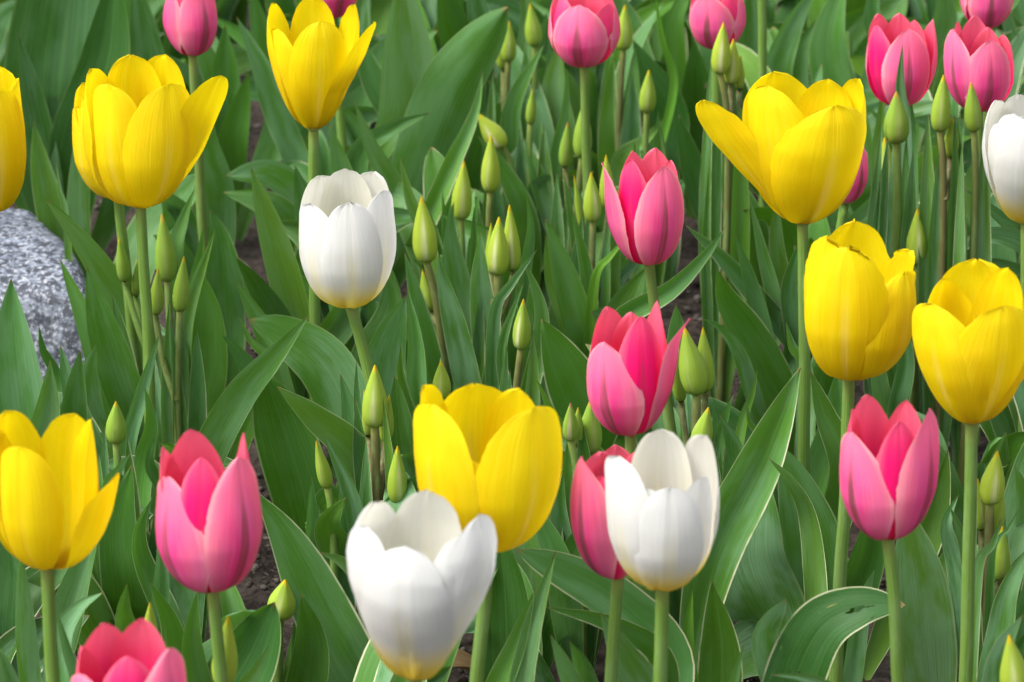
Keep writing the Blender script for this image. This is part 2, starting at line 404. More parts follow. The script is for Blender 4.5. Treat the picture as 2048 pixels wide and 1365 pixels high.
def tube(P, rad, ns=10):
    V, UV = [], []; n = len(P)
    for j, p in enumerate(P):
        t = (P[min(j + 1, n - 1)] - P[max(j - 1, 0)]).normalized()
        s = t.cross(Vector((0, 1, 0.1))).normalized(); q = t.cross(s)
        rj = rad[j] if isinstance(rad, list) else rad
        for i in range(ns + 1):
            a = 2 * math.pi * i / ns
            V.append(p + s * (math.cos(a) * rj) + q * (math.sin(a) * rj)); UV.append((i / ns, j / (n - 1)))
    return V, grid_faces(ns + 1, n), UV

# ---- leaf blade along a 3D centre line
LEAFW = smooth_lut([(0, .30), (.12, .52), (.28, .82), (.45, .99), (.56, 1.0), (.7, .90), (.82, .66), (.91, .38), (.97, .14), (1, .01)])
LEAFB = smooth_lut([(0, .26), (.12, .50), (.28, .80), (.45, .97), (.6, 1.0), (.75, .93), (.86, .74), (.94, .45), (.98, .20), (1, .02)])
def leaf_mesh(P3, wid, roll=0.0, roll1=None, fold=0.25, wav=0.0, freq=9.0, seed=0, blunt=False, nu=11, nv=34, away=False, holes=False):
    P = catmull(P3, nv); n = nv
    if roll1 is None: roll1 = roll
    V, UV = [], []
    rr = random.Random(seed); p0, p1 = rr.uniform(0, 6.28), rr.uniform(0, 6.28)
    wp = LEAFB if blunt else LEAFW
    eye = Vector((0, 0, HC)); Sprev = None
    for j in range(n):
        v = j / (n - 1)
        T = (P[min(j + 1, n - 1)] - P[max(j - 1, 0)]).normalized()
        Vw = (eye - P[j]).normalized()
        Sd = T.cross(Vw)
        if Sd.length < .15 and Sprev is not None: Sd = Sprev
        Sd.normalize()
        if Sprev is not None: Sd = (Sprev * .5 + Sd * .5).normalized()
        Sprev = Sd
        N = Sd.cross(T).normalized()
        a = R_(roll + (roll1 - roll) * v)
        S2 = Sd * math.cos(a) + N * math.sin(a); N2 = N * math.cos(a) - Sd * math.sin(a)
        hw = .5 * wid * wp(v)
        env = math.sin(math.pi * min(1, v * 1.05)) ** .6 if v < .95 else .3
        for i in range(nu):
            u = -1 + 2 * i / (nu - 1)
            uu = math.copysign(abs(u) ** .8, u)     # denser towards the edge
            x = hw * uu * (1 - .18 * abs(fold) * abs(uu))
            h = fold * hw * (abs(uu) ** 1.5 - .25)
            h += wav * wid * abs(uu) ** 2 * env * math.sin(freq * v + (p0 if uu > 0 else p1))
            h += .03 * wid * noise.noise(Vector((uu * 1.5 + seed, v * 5, .7)))
            V.append(P[j] + S2 * x + N2 * h); UV.append(((uu + 1) / 2, v))
    Fc = grid_faces(nu, nv)
    if holes:
        keep = []
        for f in Fc:
            uu = sum(UV[k][0] for k in f) / 4; vv = sum(UV[k][1] for k in f) / 4
            bad = noise.noise(Vector((uu * 5 + seed, vv * 11, 5))) + .25 * noise.noise(Vector((uu * 22, vv * 50, 2))) > .46 and .08 < uu < .92 and .3 < vv < .92
            if not bad: keep.append(f)
        Fc = keep
    return V, Fc, UV, P

# ------------------------------------------------------------------ plant registry
plants = []          # every tulip: dict(root, base, key, short)
ZB = np.full((171, 256), 99.0, np.float32)       # rough depth map of what has been placed, 8 photo pixels a cell
def splat(Vw, r=1):
    for p in Vw:
        x, y, d = proj(p)
        i, j = int(y / 8), int(x / 8)
        if 0 <= i < 171 and 0 <= j < 256 and d < ZB[i, j]: ZB[i, j] = d
def plant(name, base, label, cat, group, short, key):
    o = bpy.data.objects.new(name, None); C.objects.link(o)
    o.location = base; o.empty_display_size = .02
    o['label'] = label; o['category'] = cat
    if group: o['group'] = group
    p = dict(root=o, base=Vector(base), short=short, key=key, name=name, nleaf=0)
    plants.append(p); return p
def rel(V, base): return [Vector(v) - base for v in V]
def add_leaf(p, Vw, Fc, UV, color):
    splat(Vw)
    o = make('leaf', rel(Vw, p['base']), Fc, UV, M['leaf'], p['root'], color=color)
    p['nleaf'] += 1
    return o

# ------------------------------------------------------------------ flowers
KIND = {'Y': ('yellow_tulip', 'yellow', ROUND, .25), 'W': ('white_tulip', 'white', BLUNT, .25), 'P': ('pink_tulip', 'pink', POINT, .25)}
def flower(key, bx, by, hpx, wpx, rot, label, short, tips=None, stem=None, z=.26, prof='E', top=.92, tilt=(0, 0), wid=1.0, ov=None, jag=.10, wav=.03, srad=None, brown=0.0, dY=0.0, streak=1.0):
    k = key[0]; name, mk, wp, _ = KIND[k]
    b = at_z(bx, by, z)
    if dY: b = at_Y(bx, by, b.y + dY)
    d = depth(b); pm = d / F
    R = .5 * wpx * pm; H = (hpx * pm - .34 * .75 * R) / .95
    # ground foot of the stem: continue the visible stem line down to the soil
    sx, sy = stem or (bx + rng.uniform(-10, 10), by + 400)
    q = at_Y(sx, sy, b.y + .004)
    slope = (q.x - b.x) / (q.z - b.z)
    foot = Vector((b.x + slope * (0 - b.z) * .8, b.y + .02, 0))
    p = plant(name, foot, label, 'tulip', {'Y': 'yellow tulips in bloom', 'W': 'white tulips in bloom', 'P': 'pink tulips in bloom'}[k], short, key)
    P = catmull([foot, q.lerp(foot, .55) if q.z > 0 else foot.lerp(b, .4), b.lerp(q, .35), b], 24)
    for j in range(2, 22): P[j] = P[j] + Vector((.0022 * noise.noise(Vector((b.x * 9, b.y * 7, j * .16))), 0, 0)) * math.sin(math.pi * j / 23)
    sr = srad or (.0040 if k != 'P' else .0037)
    V, Fc, UV = tube(P, [sr * (1.12 - .22 * j / 23) for j in range(24)], 12)
    splat(V)
    make('stem', rel(V, foot), Fc, UV, M['stem'], p['root'], color=(brown, 0, 0, 1))
    # flower: receptacle and pistil carry the petals
    ax = (P[-1] - P[-4]).normalized()
    ax = Vector((ax.x * .12 + math.sin(R_(tilt[0])), ax.y * .3 - math.sin(R_(tilt[1])), 1)).normalized()
    rotm = Vector((0, 0, 1)).rotation_difference(ax).to_matrix()
    V, Fc, UV = tube([rotm @ Vector((0, 0, zz * H)) for zz in (-.012, 0, .02, .1, .25, .33, .345)], [sr * .9, sr * 1.35, sr * 1.3, sr * .8, sr * .75, sr * 1.2, sr * .3], 10)
    rs = [V, Fc, UV]
    for s in range(6):
        a = R_(rot + 60 * s); dd = Vector((math.sin(a), -math.cos(a), 0))
        V2, F2, U2 = tube([rotm @ (dd * (R * .12) + Vector((0, 0, .02 * H))), rotm @ (dd * (R * .2) + Vector((0, 0, .15 * H))), rotm @ (dd * (R * .22) + Vector((0, 0, .27 * H)))], [.0008, .0012, .0014], 6)
        o0 = len(rs[0]); rs[0] = rs[0] + V2; rs[1] = rs[1] + [tuple(x + o0 for x in f) for f in F2]; rs[2] = rs[2] + U2
    fl = make('flower', rs[0], rs[1], rs[2], M['pistil'], p['root'], loc=b - foot)
    seed0 = sum(ord(c) * (i + 3) for i, c in enumerate(key))
    rr = random.Random(seed0)
    ov = ov or {}
    def solve(tx, ty, typ, Rk, tp, azl=None):
        front = typ[0] == 'F'
        rt0 = R * Rk * {'E': .84, 'C': .88, 'D': .80}[prof] * tp
        up, dx0 = (by - ty) * pm, (tx - bx) * pm
        Hn, lean, az, rt = H, 0.0, 0.0, rt0
        for _ in range(8):
            dx = dx0 - Hn * ax.x / ax.z
            q = abs(dx) / rt0
            lean = 0.0
            if q <= .96: az = math.asin(q); rt = rt0
            elif front and azl is None and q < 1.5: az = R_(72); rt = rt0
            else:
                az = R_(azl or 74); need = abs(dx) / math.sin(az)
                a_ = 0.0
                for _k in range(30):
                    f = rt0 * math.cos(a_) + Hn * math.sin(a_) - need
                    a_ -= f / max(1e-4, -rt0 * math.sin(a_) + Hn * math.cos(a_))
                lean = math.degrees(max(0, min(a_, 1.0))); rt = need
            yd = -rt * math.cos(az) * (1 if front else -1)
            Z = (up - (yd) * SP) / CP
            Hn = max(.3 * H, (Z + rt0 * math.sin(R_(lean))) / max(.3, math.cos(R_(lean))))
        a = math.degrees(az)
        if not front: a = 180 - a
        sgn = 1 if dx0 - Hn * ax.x / ax.z >= 0 else -1
        tw = 0.0
        if front and lean == 0 and a > 12:          # body faces more to the front, the tip sweeps sideways
            a2 = 12 + (a - 12) * .62
            tw = (abs(dx0 - Hn * ax.x / ax.z) - rt * math.sin(R_(a2))) / math.cos(R_(a2)) / R * sgn
            tw = max(-.28, min(.28, tw))
            a = a2
        return a * sgn, Hn / H, lean, tw
    tipq = {'o': [t for t in (tips or []) if t[2][1] == 'o'], 'i': [t for t in (tips or []) if t[2][1] == 'i']}
    azs = []
    for i in range(6):
        outer = i < 3
        a = dict(az=rot + (120 * i if outer else 60 + 120 * (i - 3)) + rr.uniform(-6, 6), h=rr.uniform(.95, 1.02) * (1 if outer else 1.0), R=1.0 if outer else .87,
                 w=(1.02 if outer else 1.0) * wid * rr.uniform(.96, 1.04), lean=rr.uniform(-2, 3), top=top * rr.uniform(.95, 1.05), curl=rr.uniform(-.03, .06), rho=.89 if outer else .79, twist=rr.uniform(-.05, .05), wav=wav, hot=0.0 if outer else .75, bend=0, jag=jag, wp=wp)
        a.update(ov.get(i, {}))
        tl = tipq['o' if outer else 'i']
        kk = i if outer else i - 3
        if kk < len(tl):
            t = tl[kk]
            a['top'] = top; a['curl'] = 0.0
            if t[2] == 'Fi': a['hot'] = 1.0
            if len(t) > 4: a.update(t[4])
            if len(t) > 3: a['w'] = (.55 + .45 * t[3]) * wid * .80
            a['az'], a['h'], a['lean'], a['twist'] = solve(t[0], t[1], t[2], a['R'], a['top'], a.pop('azl', None))
        V, Fc, UV = petal(H * a['h'], R * a['R'], a['w'], CONE if prof == 'C' else CONE2 if prof == 'D' else EGG, a['wp'], a['az'], a['lean'], a['top'], a['curl'], a['wav'], a['jag'], a['rho'], a['twist'], seed0 + i * 11, face=a.get('face', 0), bend=a['bend'])
        V = [rotm @ Vector(v) for v in V]
        splat([b + v for v in V])
        make('petal', V, Fc, UV, M[mk], fl, color=((streak if outer else .35), a['hot'], 0, 1))
    return p

d_ = dict
FLOWERS = [
 ('Y1', -22, 425, 292, 178, 30, 'yellow tulip above the grey granite block, closed upright cup', 'yellow tulip above the granite', dict(stem=(-15, 700))),
 ('Y2', 281, 411, 292, 226, 28, 'wide open yellow tulip with one long petal splayed outward', 'splayed yellow tulip', dict(tips=[(350,176,'Fo',1.0),(190,142,'Bo',.9),(335,112,'Bo',1.0),(453,160,'Fi',.62,d_(R=.86,rho=1.4,wp=BLUNT,azl=80,face=40)),(229,176,'Fi',1.1),(264,112,'Bi',1.0)], stem=(302, 830), z=.265, top=.98, wid=1.05)),
 ('Y2b', 236, 394, 240, 170, 0, 'yellow tulip tucked close behind the splayed yellow tulip', 'hidden yellow tulip', dict(tips=[(150,214,'Fo',.7)], stem=(246, 470), dY=.10)),
 ('Y3', 627, 257, 262, 178, 5, 'tall yellow tulip with jagged pointed petals in front of a pink one', 'jagged yellow tulip', dict(tips=[(648,54,'Fo',.95),(712,14,'Bo',.95),(548,12,'Bo',.9),(752,54,'Fi',.75,d_(R=.85,rho=1.3,azl=64)),(558,62,'Fi',.95),(627,-6,'Bi',1.0)], stem=(629, 700), z=.27, prof='C', top=1.04)),
 ('Y4', 1605, 446, 300, 270, -28, 'large heart-shaped yellow tulip with one petal bent far aside', 'heart-shaped yellow tulip', dict(tips=[(1522,180,'Fi',1.0),(1655,222,'Fo',1.3),(1402,205,'Fo',.5,d_(R=.82,rho=1.5,wp=BLUNT,azl=84,face=-48)),(1712,162,'Bi',.9),(1545,145,'Bo',1.1),(1660,160,'Bi',.8)], stem=(1614, 890), z=.275, prof='C', top=1.02, wid=1.05)),
 ('Y5', 1698, 752, 305, 254, 20, 'ragged yellow tulip with torn crinkled petals', 'ragged yellow tulip', dict(tips=[(1680,498,'Fo',.9),(1845,542,'Fo',.8),(1710,443,'Bo',.75),(1640,478,'Fi',.8),(1765,578,'Fi',.75),(1815,502,'Bi',1.0)], stem=(1682, 1190), z=.27, jag=.42, wav=.06, top=.98)),
 ('Y6', 1943, 845, 322, 246, 32, 'smooth yellow tulip shoulder to shoulder with the ragged one', 'smooth yellow tulip', dict(tips=[(1985,612,'Fo',1.1),(1850,606,'Fo',1.0),(1953,520,'Bo',1.25),(2062,690,'Fi',.9,d_(R=.7)),(2012,538,'Bi',1.0),(1880,560,'Bi',1.0)], stem=(1934, 1300), z=.27, prof='C', top=.98, wid=1.08)),
 ('Y7', 94, 1132, 308, 232, 42, 'yellow tulip with a drooping folded front petal, beside a pink tulip', 'droopy yellow tulip', dict(tips=[(244,948,'Fo',.85),(15,822,'Bo',1.1),(155,826,'Bo',1.1),(60,885,'Fi',1.1),(190,838,'Bi',.8),(-15,850,'Bi',.9)], stem=(106, 1365), z=.265, top=1.02, wid=1.05)),
 ('Y8', 978, 1092, 318, 298, 62, 'yellow tulip standing just behind the nearest white tulip', 'yellow tulip behind the white', dict(tips=[(1068,806,'Fo',1.15),(865,800,'Fo',.8),(948,768,'Bo',1.2),(921,905,'Fi',.85),(850,770,'Bi',.7),(1040,778,'Bi',.8)], stem=(953, 1365), z=.26, top=.98)),
 ('W1', 2052, 446, 256, 200, 28, 'white tulip cut by the frame beside two pink tulips', 'cut-off white tulip', dict(tips=[(1985,202,'Bo',1.0),(2040,245,'Fo',1.0),(2100,215,'Bo',1.0),(2035,190,'Bi',1.0),(1990,250,'Fi',.8)], z=.26, prof='C', top=.92)),
 ('W2', 699, 609, 268, 212, 8, 'white tulip with a curved stem below the jagged yellow tulip', 'curved white tulip', dict(tips=[(705,407,'Fo',.62),(640,350,'Bo',1.0),(748,346,'Bo',1.0),(774,383,'Fi',.72,d_(R=.95)),(627,405,'Fi',.72,d_(R=.95)),(692,338,'Bi',1.0)], stem=(735, 722), z=.255, top=.94, wid=1.0)),
 ('W3', 830, 1356, 372, 300, -6, 'nearest white tulip, broad cup with a pointed yellow base', 'nearest white tulip', dict(prof='D', tips=[(818,1082,'Fo',.8),(970,1015,'Fo',.72),(748,1004,'Bo',1.0),(736,1045,'Fi',.75,d_(R=.94)),(926,1055,'Fi',.75,d_(R=.94)),(858,979,'Bi',1.05)], z=.26, top=.96, wid=1.0, tilt=(2, 0))),
 ('W4', 1325, 1171, 308, 230, 10, 'white tulip overlapping a pink one, low front petals', 'overlapping white tulip', dict(tips=[(1334,965,'Fo',.72),(1233,903,'Fo',.9),(1408,868,'Bo',.95),(1400,944,'Fi',.85),(1290,968,'Fi',.7),(1318,858,'Bi',1.2)], stem=(1321, 1365), z=.265, top=.98)),
 ('P0', 662, 36, 150, 130, 20, 'pink tulip peeping out behind the jagged yellow tulip', 'peeping pink tulip', dict(stem=(692, 340), z=.27, dY=.06)),
 ('P14', 1523, -60, 165, 140, 0, 'tall tulip of which only the bare stem shows above the heart-shaped yellow one', 'tall bare tulip stem', dict(z=.29, stem=(1527, 145))),
 ('P1', 385, 110, 160, 116, 36, 'pink tulip with a smooth closed cup above the splayed yellow one', 'smooth pink tulip', dict(stem=(405, 440), z=.27, top=.8, brown=.25, ov={0: dict(h=1.05, w=1.1), 2: dict(h=1.05)})),
 ('P2', 1168, 132, 160, 150, -8, 'round pink tulip with dark rib, above two slim green buds', 'round pink tulip', dict(stem=(1176, 350), z=.265, brown=.1)),
 ('P3', 1432, 96, 140, 122, -18, 'pink tulip with yellow-green buds right in front of it', 'pink tulip behind buds', dict(z=.27)),
 ('P4', 1797, 212, 186, 146, 2, 'pink crown-topped tulip behind a fat green bud', 'crown-topped pink tulip', dict(tips=[(1807,66,'Fo',1.05),(1755,30,'Bo',.9),(1862,42,'Bo',.9),(1745,55,'Fi',.8),(1828,42,'Bi',.9),(1798,28,'Bi',.9)], z=.26, top=.93)),
 ('P5', 1957, 221, 188, 146, 4, 'pink tulip with flared petal tips beside the cut-off white tulip', 'flared pink tulip', dict(tips=[(1968,88,'Fo',1.08),(1880,62,'Fo',.7),(2005,72,'Bo',.9),(1975,56,'Bi',.8),(1910,46,'Bi',.8),(1948,33,'Bi',.9)], z=.265, top=.95)),
 ('P6', 1972, 55, 130, 112, 0, 'pink tulip above the flared pink tulip, its top out of frame', 'topmost pink tulip', dict(z=.27)),
 ('P7', 1690, 404, 130, 92, 40, 'pink tulip mostly hidden behind the heart-shaped yellow tulip', 'mostly hidden pink tulip', dict(z=.255, dY=.10, stem=(1680, 450))),
 ('P8', 1297, 526, 228, 160, 22, 'slender pink tulip with one petal bent outward at the top', 'slender pink tulip', dict(tips=[(1323,334,'Fo',1.0),(1209,323,'Fo',.7,d_(azl=76,curl=.1)),(1310,298,'Bo',.9),(1258,320,'Fi',.75),(1263,303,'Bi',.9),(1340,322,'Bi',.8)], stem=(1311, 615), z=.265, top=.9, brown=.3)),
 ('P9', 1262, 866, 262, 186, -26, 'pink tulip with one petal flung out like a hook', 'hooked pink tulip', dict(tips=[(1207,682,'Fo',1.3),(1359,634,'Fo',.8,d_(R=.85,curl=.2)),(1214,613,'Bo',.95),(1278,633,'Fi',.9),(1312,603,'Bi',.9),(1262,625,'Bi',.9)], z=.265, top=.88, tilt=(-1, 0))),
 ('P10', 1775, 1073, 284, 198, -42, 'deep pink tulip below the ragged and smooth yellow tulips', 'deep pink tulip', dict(tips=[(1668,856,'Fo',1.3),(1853,813,'Fo',.9),(1730,788,'Bo',.9),(1785,838,'Fi',.85,d_(R=.86)),(1810,800,'Bi',.9),(1698,815,'Bi',.9)], stem=(1806, 1365), z=.265, top=.92)),
 ('P11', 425, 1176, 316, 220, -38, 'large pink tulip with a hot magenta slit between its petals', 'large pink tulip', dict(tips=[(332,946,'Fo',1.32),(488,906,'Fo',1.0),(385,857,'Bo',1.1),(415,908,'Fi',.8,d_(R=.84)),(494,862,'Bi',.9),(332,890,'Bi',.9)], stem=(442, 1365), z=.265, top=.82)),
 ('P12', 1236, 1152, 262, 196, -34, 'pink tulip half covered by the white tulip in front', 'half-covered pink tulip', dict(tips=[(1140,906,'Fo',1.0),(1232,890,'Bo',1.0),(1200,945,'Fi',1.0)], stem=(1221, 1365), z=.255, dY=.06, wav=.06)),
 ('P13', 262, 1488, 255, 236, -44, 'nearest pink tulip rising from the bottom edge of the frame', 'bottom pink tulip', dict(tips=[(168,1340,'Fo',1.3),(348,1283,'Fo',.75),(205,1246,'Bo',1.0),(270,1300,'Fi',.85),(285,1236,'Bi',1.0),(165,1290,'Bi',.8)], z=.25, top=.9)),
]
for key, bx, by, h, wd, rot, lab, sh, kw in FLOWERS: flower(key, bx, by, h, wd, rot, lab, sh, **kw)

# ------------------------------------------------------------------ budding plants: (tip x, tip y, base x, base y, width, yellow, pink, flame)
BUDS = [
 ('fat green bud beside the stem of the splayed yellow tulip', 'fat green bud', .20, (345, 770), .15, [(324, 428, 335, 562, 44, .25, .25, .1), (238, 475, 250, 562, 28, .25, 0, .1), (275, 520, 272, 590, 20, .3, 0, .1)]),
 ('two slim green buds on one brown forked stalk near the granite', 'forked slim buds', .19, (353, 800), .5, [(368, 513, 360, 622, 34, .3, .1, .1), (316, 537, 312, 628, 30, .4, .2, .1)]),
 ('single squat green bud above the large pink tulip', 'squat green bud', .17, (236, 940), .1, [(232, 803, 232, 884, 42, .3, .1, .1)]),
 ('pair of green buds at the tip of the long dark leaf', 'buds by the dark leaf', .20, (1010, 230), .7, [(1018, 42, 1017, 122, 32, .5, 0, .4), (998, 80, 1006, 137, 23, .6, 0, .5)]),
 ('single slim bud just left of the round pink tulip', 'bud left of round pink', .20, (1070, 200), .3, [(1060, 8, 1070, 92, 34, .5, 0, .2)]),
 ('single bud on a brown stalk just right of the round pink tulip', 'bud right of round pink', .20, (1238, 230), .9, [(1250, 10, 1247, 99, 36, .6, 0, .3)]),
 ('lone green bud low behind the slender pink tulip', 'lone green bud', .19, (1290, 330), .3, [(1298, 140, 1294, 224, 34, .5, 0, .3)]),
 ('tiny narrow green bud among leaves under the first slim bud', 'tiny narrow bud', .17, (1058, 330), .2, [(1065, 178, 1061, 248, 22, .4, 0, .1)]),
 ('two green buds with reddish tips under the round pink tulip', 'red-tipped buds', .20, (1148, 460), .7, [(1168, 203, 1164, 314, 38, .3, .6, .1), (1135, 245, 1131, 334, 29, .2, .5, 0)]),
 ('plump yellow-green bud on a straight brown stalk, mid bed', 'straight plump bud', .20, (977, 480), .7, [(982, 270, 981, 384, 39, .8, 0, .35)]),
 ('yellow-green bud just beside the straight plump bud', 'bud beside plump bud', .19, (925, 560), .2, [(928, 322, 922, 438, 41, .75, 0, .5)]),
 ('pair of pale streaked buds touching the slender pink tulip', 'pale streaked buds', .195, (1180, 640), .85, [(1182, 345, 1186, 442, 37, .7, 0, .8), (1212, 310, 1216, 415, 32, .7, 0, .7), (1148, 352, 1165, 460, 16, .5, 0, .2)]),
 ('large cream-streaked bud over a smaller tilted one, beside the curved white tulip', 'cream-streaked bud', .20, (885, 660), .8, [(843, 393, 853, 523, 50, .85, 0, 1.0), (845, 540, 864, 618, 35, .6, 0, .2)]),
 ('tight cluster of three pale buds in the middle of the bed', 'cluster of three buds', .20, (995, 640), .8, [(998, 434, 995, 548, 46, .75, 0, .9), (1019, 410, 1025, 540, 36, .8, 0, .9), (982, 446, 981, 540, 22, .7, 0, .6)]),
 ('single bud with a broad white streak on a dark brown stalk', 'white-streaked bud', .19, (1028, 830), .9, [(1047, 598, 1042, 698, 37, .45, 0, 1.0)]),
 ('upright bud with two small side buds above the nearest white tulip', 'bud with side buds', .20, (753, 1010), .95, [(750, 730, 750, 852, 52, .6, 0, .6), (779, 790, 771, 882, 29, .5, 0, .3), (728, 780, 737, 870, 20, .6, 0, .2), (795, 892, 794, 1004, 40, .6, 0, .6)]),
 ('small bud poking up behind the petals of the low yellow tulip', 'small poking bud', .185, (884, 880), .4, [(882, 722, 884, 795, 37, .65, 0, .5)]),
 ('group of three green buds touching the hooked pink tulip', 'buds by hooked pink', .20, (1390, 960), .8, [(1369, 655, 1394, 787, 56, .45, 0, .15), (1406, 655, 1410, 782, 40, .55, 0, .3), (1349, 690, 1362, 802, 29, .45, 0, .1)]),
 ('pinkish ragged bud with fat green bud under the hooked pink tulip', 'pinkish ragged bud', .18, (1165, 1010), .2, [(1141, 806, 1141, 880, 32, .3, 1.0, .8), (1156, 815, 1156, 890, 27, .4, .1, .1), (1181, 800, 1179, 906, 50, .3, .4, .1)]),
 ('cluster of yellow-green buds in front of a pink tulip at the back', 'buds on pink tulip', .29, (1462, 290), .8, [(1447, 45, 1440, 147, 39, .8, 0, .9), (1467, 78, 1462, 167, 36, .75, 0, .6), (1481, 110, 1479, 177, 20, .7, 0, .2)]),
 ('fat ribbed green bud with a grey leaf sheath behind it', 'fat ribbed bud', .275, (1795, 460), .25, [(1793, 183, 1793, 284, 52, .25, .4, .15)]),
 ('two green buds stacked on one dark stalk between the pink tulips', 'stacked dark-stalked buds', .295, (1890, 400), .95, [(1887, 150, 1880, 262, 40, .5, 0, .3), (1905, 235, 1901, 312, 31, .55, 0, .2)]),
 ('narrow bud with yellow tip in front of the flared pink tulip', 'narrow yellow-tipped bud', .29, (1952, 400), .7, [(1942, 165, 1948, 262, 36, .4, 0, .2)]),
 ('three streaked buds on brown stalks below the fat ribbed bud', 'three streaked buds', .205, (1808, 520), .85, [(1770, 275, 1774, 392, 48, .75, 0, .8), (1803, 317, 1805, 416, 31, .7, 0, .7), (1763, 360, 1771, 446, 33, .6, 0, .3)]),
 ('single green bud among grassy leaves beside the cut-off white tulip', 'grassy green bud', .19, (1888, 600), .4, [(1885, 345, 1880, 428, 34, .5, 0, .2)]),
 ('pale green bud standing between the two neighbouring yellow tulips', 'bud between yellows', .19, (1832, 700), .4, [(1835, 418, 1835, 528, 46, .6, 0, .7)]),
 ('yellow-tipped bud cluster beside the stem of the smooth yellow tulip', 'yellow-tipped cluster', .19, (1975, 1240), .9, [(1995, 902, 1980, 1006, 50, .9, 0, .8), (1955, 957, 1962, 1058, 31, .8, 0, .5), (2005, 977, 1986, 1062, 36, .7, 0, .2), (2005, 1053, 1998, 1158, 41, .5, 0, .2)]),
 ('large bud with bright yellow tip in the bottom corner', 'corner bud', .20, (2040, 1500), .3, [(2018, 1270, 2036, 1405, 62, .7, 0, .6)]),
 ('round pale bud lying low against dark soil', 'round pale bud', .12, (556, 1290), .1, [(571, 1160, 560, 1232, 58, .55, 0, .5)]),
 ('long yellow-tipped bud pressed to the stem of the large pink tulip', 'long yellow-tipped bud', .22, (440, 1480), .1, [(457, 1232, 446, 1370, 52, .8, 0, .4)]),
 ('small yellow-tipped bud peeping over the nearest pink tulip', 'peeping yellow bud', .19, (300, 1330), .2, [(300, 1205, 300, 1290, 30, .8, 0, .2)]),
 ('slim pointed green bud beside a wide dark leaf mid-left', 'slim pointed bud', .16, (668, 1060), .1, [(632, 882, 655, 975, 30, .55, 0, .2)]),
 ('half open yellow and white striped bud leaning sideways at the back', 'leaning striped bud', .15, (1030, 350), .3, [(956, 228, 1004, 294, 44, .9, 0, 1.0)]),
 ('green bud wrapped in a leaf behind the overlapping white tulip', 'leaf-wrapped bud', .17, (1396, 960), .3, [(1417, 815, 1398, 900, 44, .45, 0, .2)]),
]
for bi, (lab, sh, z, joint, brown, buds) in enumerate(BUDS):
    tip0 = at_z(buds[0][0], buds[0][1], z + .02)
    Y = tip0.y
    jt = at_Y(joint[0], joint[1], Y)
    if jt.z < .02: jt.z = .02
    foot = Vector((jt.x + rng.uniform(-.008, .008), Y + .01, 0))
    p = plant('budding_tulip', foot, lab, 'tulip bud', 'tulips still in bud', sh, 'B%d' % bi)
    first = True
    for n, (tx, ty, bx, by, wd, yel, pk, fl) in enumerate(buds):
        Yb = Y + (0.0, .012, .02, -.008)[n]
        B, T = at_Y(bx, by, Yb), at_Y(tx, ty, Yb - .01)
        ax = T - B; L = ax.length; ax.normalize()
        r = .5 * wd * depth(B) / F
        rotm = Vector((0, 0, 1)).rotation_difference(ax).to_matrix()
        V, Fc, UV = [], [], []
        a0 = 60 + rng.uniform(-28, 28)
        for i in range(6):
            o0 = len(V)
            v_, f_, u_ = petal(L * (1 if i < 3 else .985), r * (1 if i < 3 else .90), 1.2 if i < 3 else 1.1, BUDP, POINT, a0 + (120 * i if i < 3 else 60 + 120 * i), rho=.95, seed=bi * 9 + n + i, nu=11, nv=20, rib=.05, curl=0.0)
            V += [rotm @ Vector(q) for q in v_]; Fc += [tuple(x + o0 for x in f) for f in f_]; UV += u_
        splat([B + v for v in V])
        make('bud', V, Fc, UV, M['bud'], p['root'], loc=B - foot, color=(yel, pk, fl, 1))
        j2 = foot.lerp(jt, 1.0) if n == 0 else jt.lerp(B, .12)
        pts = [foot, foot.lerp(jt, .6), jt.lerp(B, .3) if n == 0 else jt.lerp(B, .35) + Vector(((B.x - jt.x) * .25, 0, 0)), B] if n == 0 else [jt, jt.lerp(B, .4) + Vector(((B.x - jt.x) * .2, 0, 0)), B - ax * (.1 * L), B]
        V, Fc, UV = tube(catmull(pts, 16), [(.0030 if n == 0 else .0026) * (1.15 - .3 * k / 15) * (1.1 if wd > 44 else .95) for k in range(16)], 10)
        splat(V)
        make('stem', rel(V, foot), Fc, UV, M['stem'], p['root'], color=(brown * (.9 if n else .8), 0, 0, 1))

    for q in range(4):
        side = (-1, 1, -1, 1)[q]
        tx, ty, bx, by, wd = buds[min(q // 2, len(buds) - 1)][:5]
        tipp = at_Y(bx + side * rng.uniform(16, 34), by + rng.uniform(-60, 60) + 25 * (q > 1), Y + rng.uniform(-.012, .02))
        mid = foot.lerp(tipp, .55) + Vector((side * rng.uniform(.002, .008), 0, 0))
        P3 = [foot + Vector((side * .003, 0, -.003)), foot.lerp(mid, .5) + Vector((side * .003, 0, 0)), mid, tipp]
        wide = rng.uniform(26, 50) * depth(tipp) / F
        V, Fc, UV, _ = leaf_mesh(P3, wide, rng.uniform(-35, 35), rng.uniform(-35, 35), fold=rng.uniform(.3, .6), wav=rng.uniform(0, .06), seed=bi * 7 + q)
        p['late'] = p.get('late', []) + [(V, Fc, UV, (rng.uniform(.35, .65), rng.choice((.4, .9, 1)), rng.uniform(.2, .8), 1))]
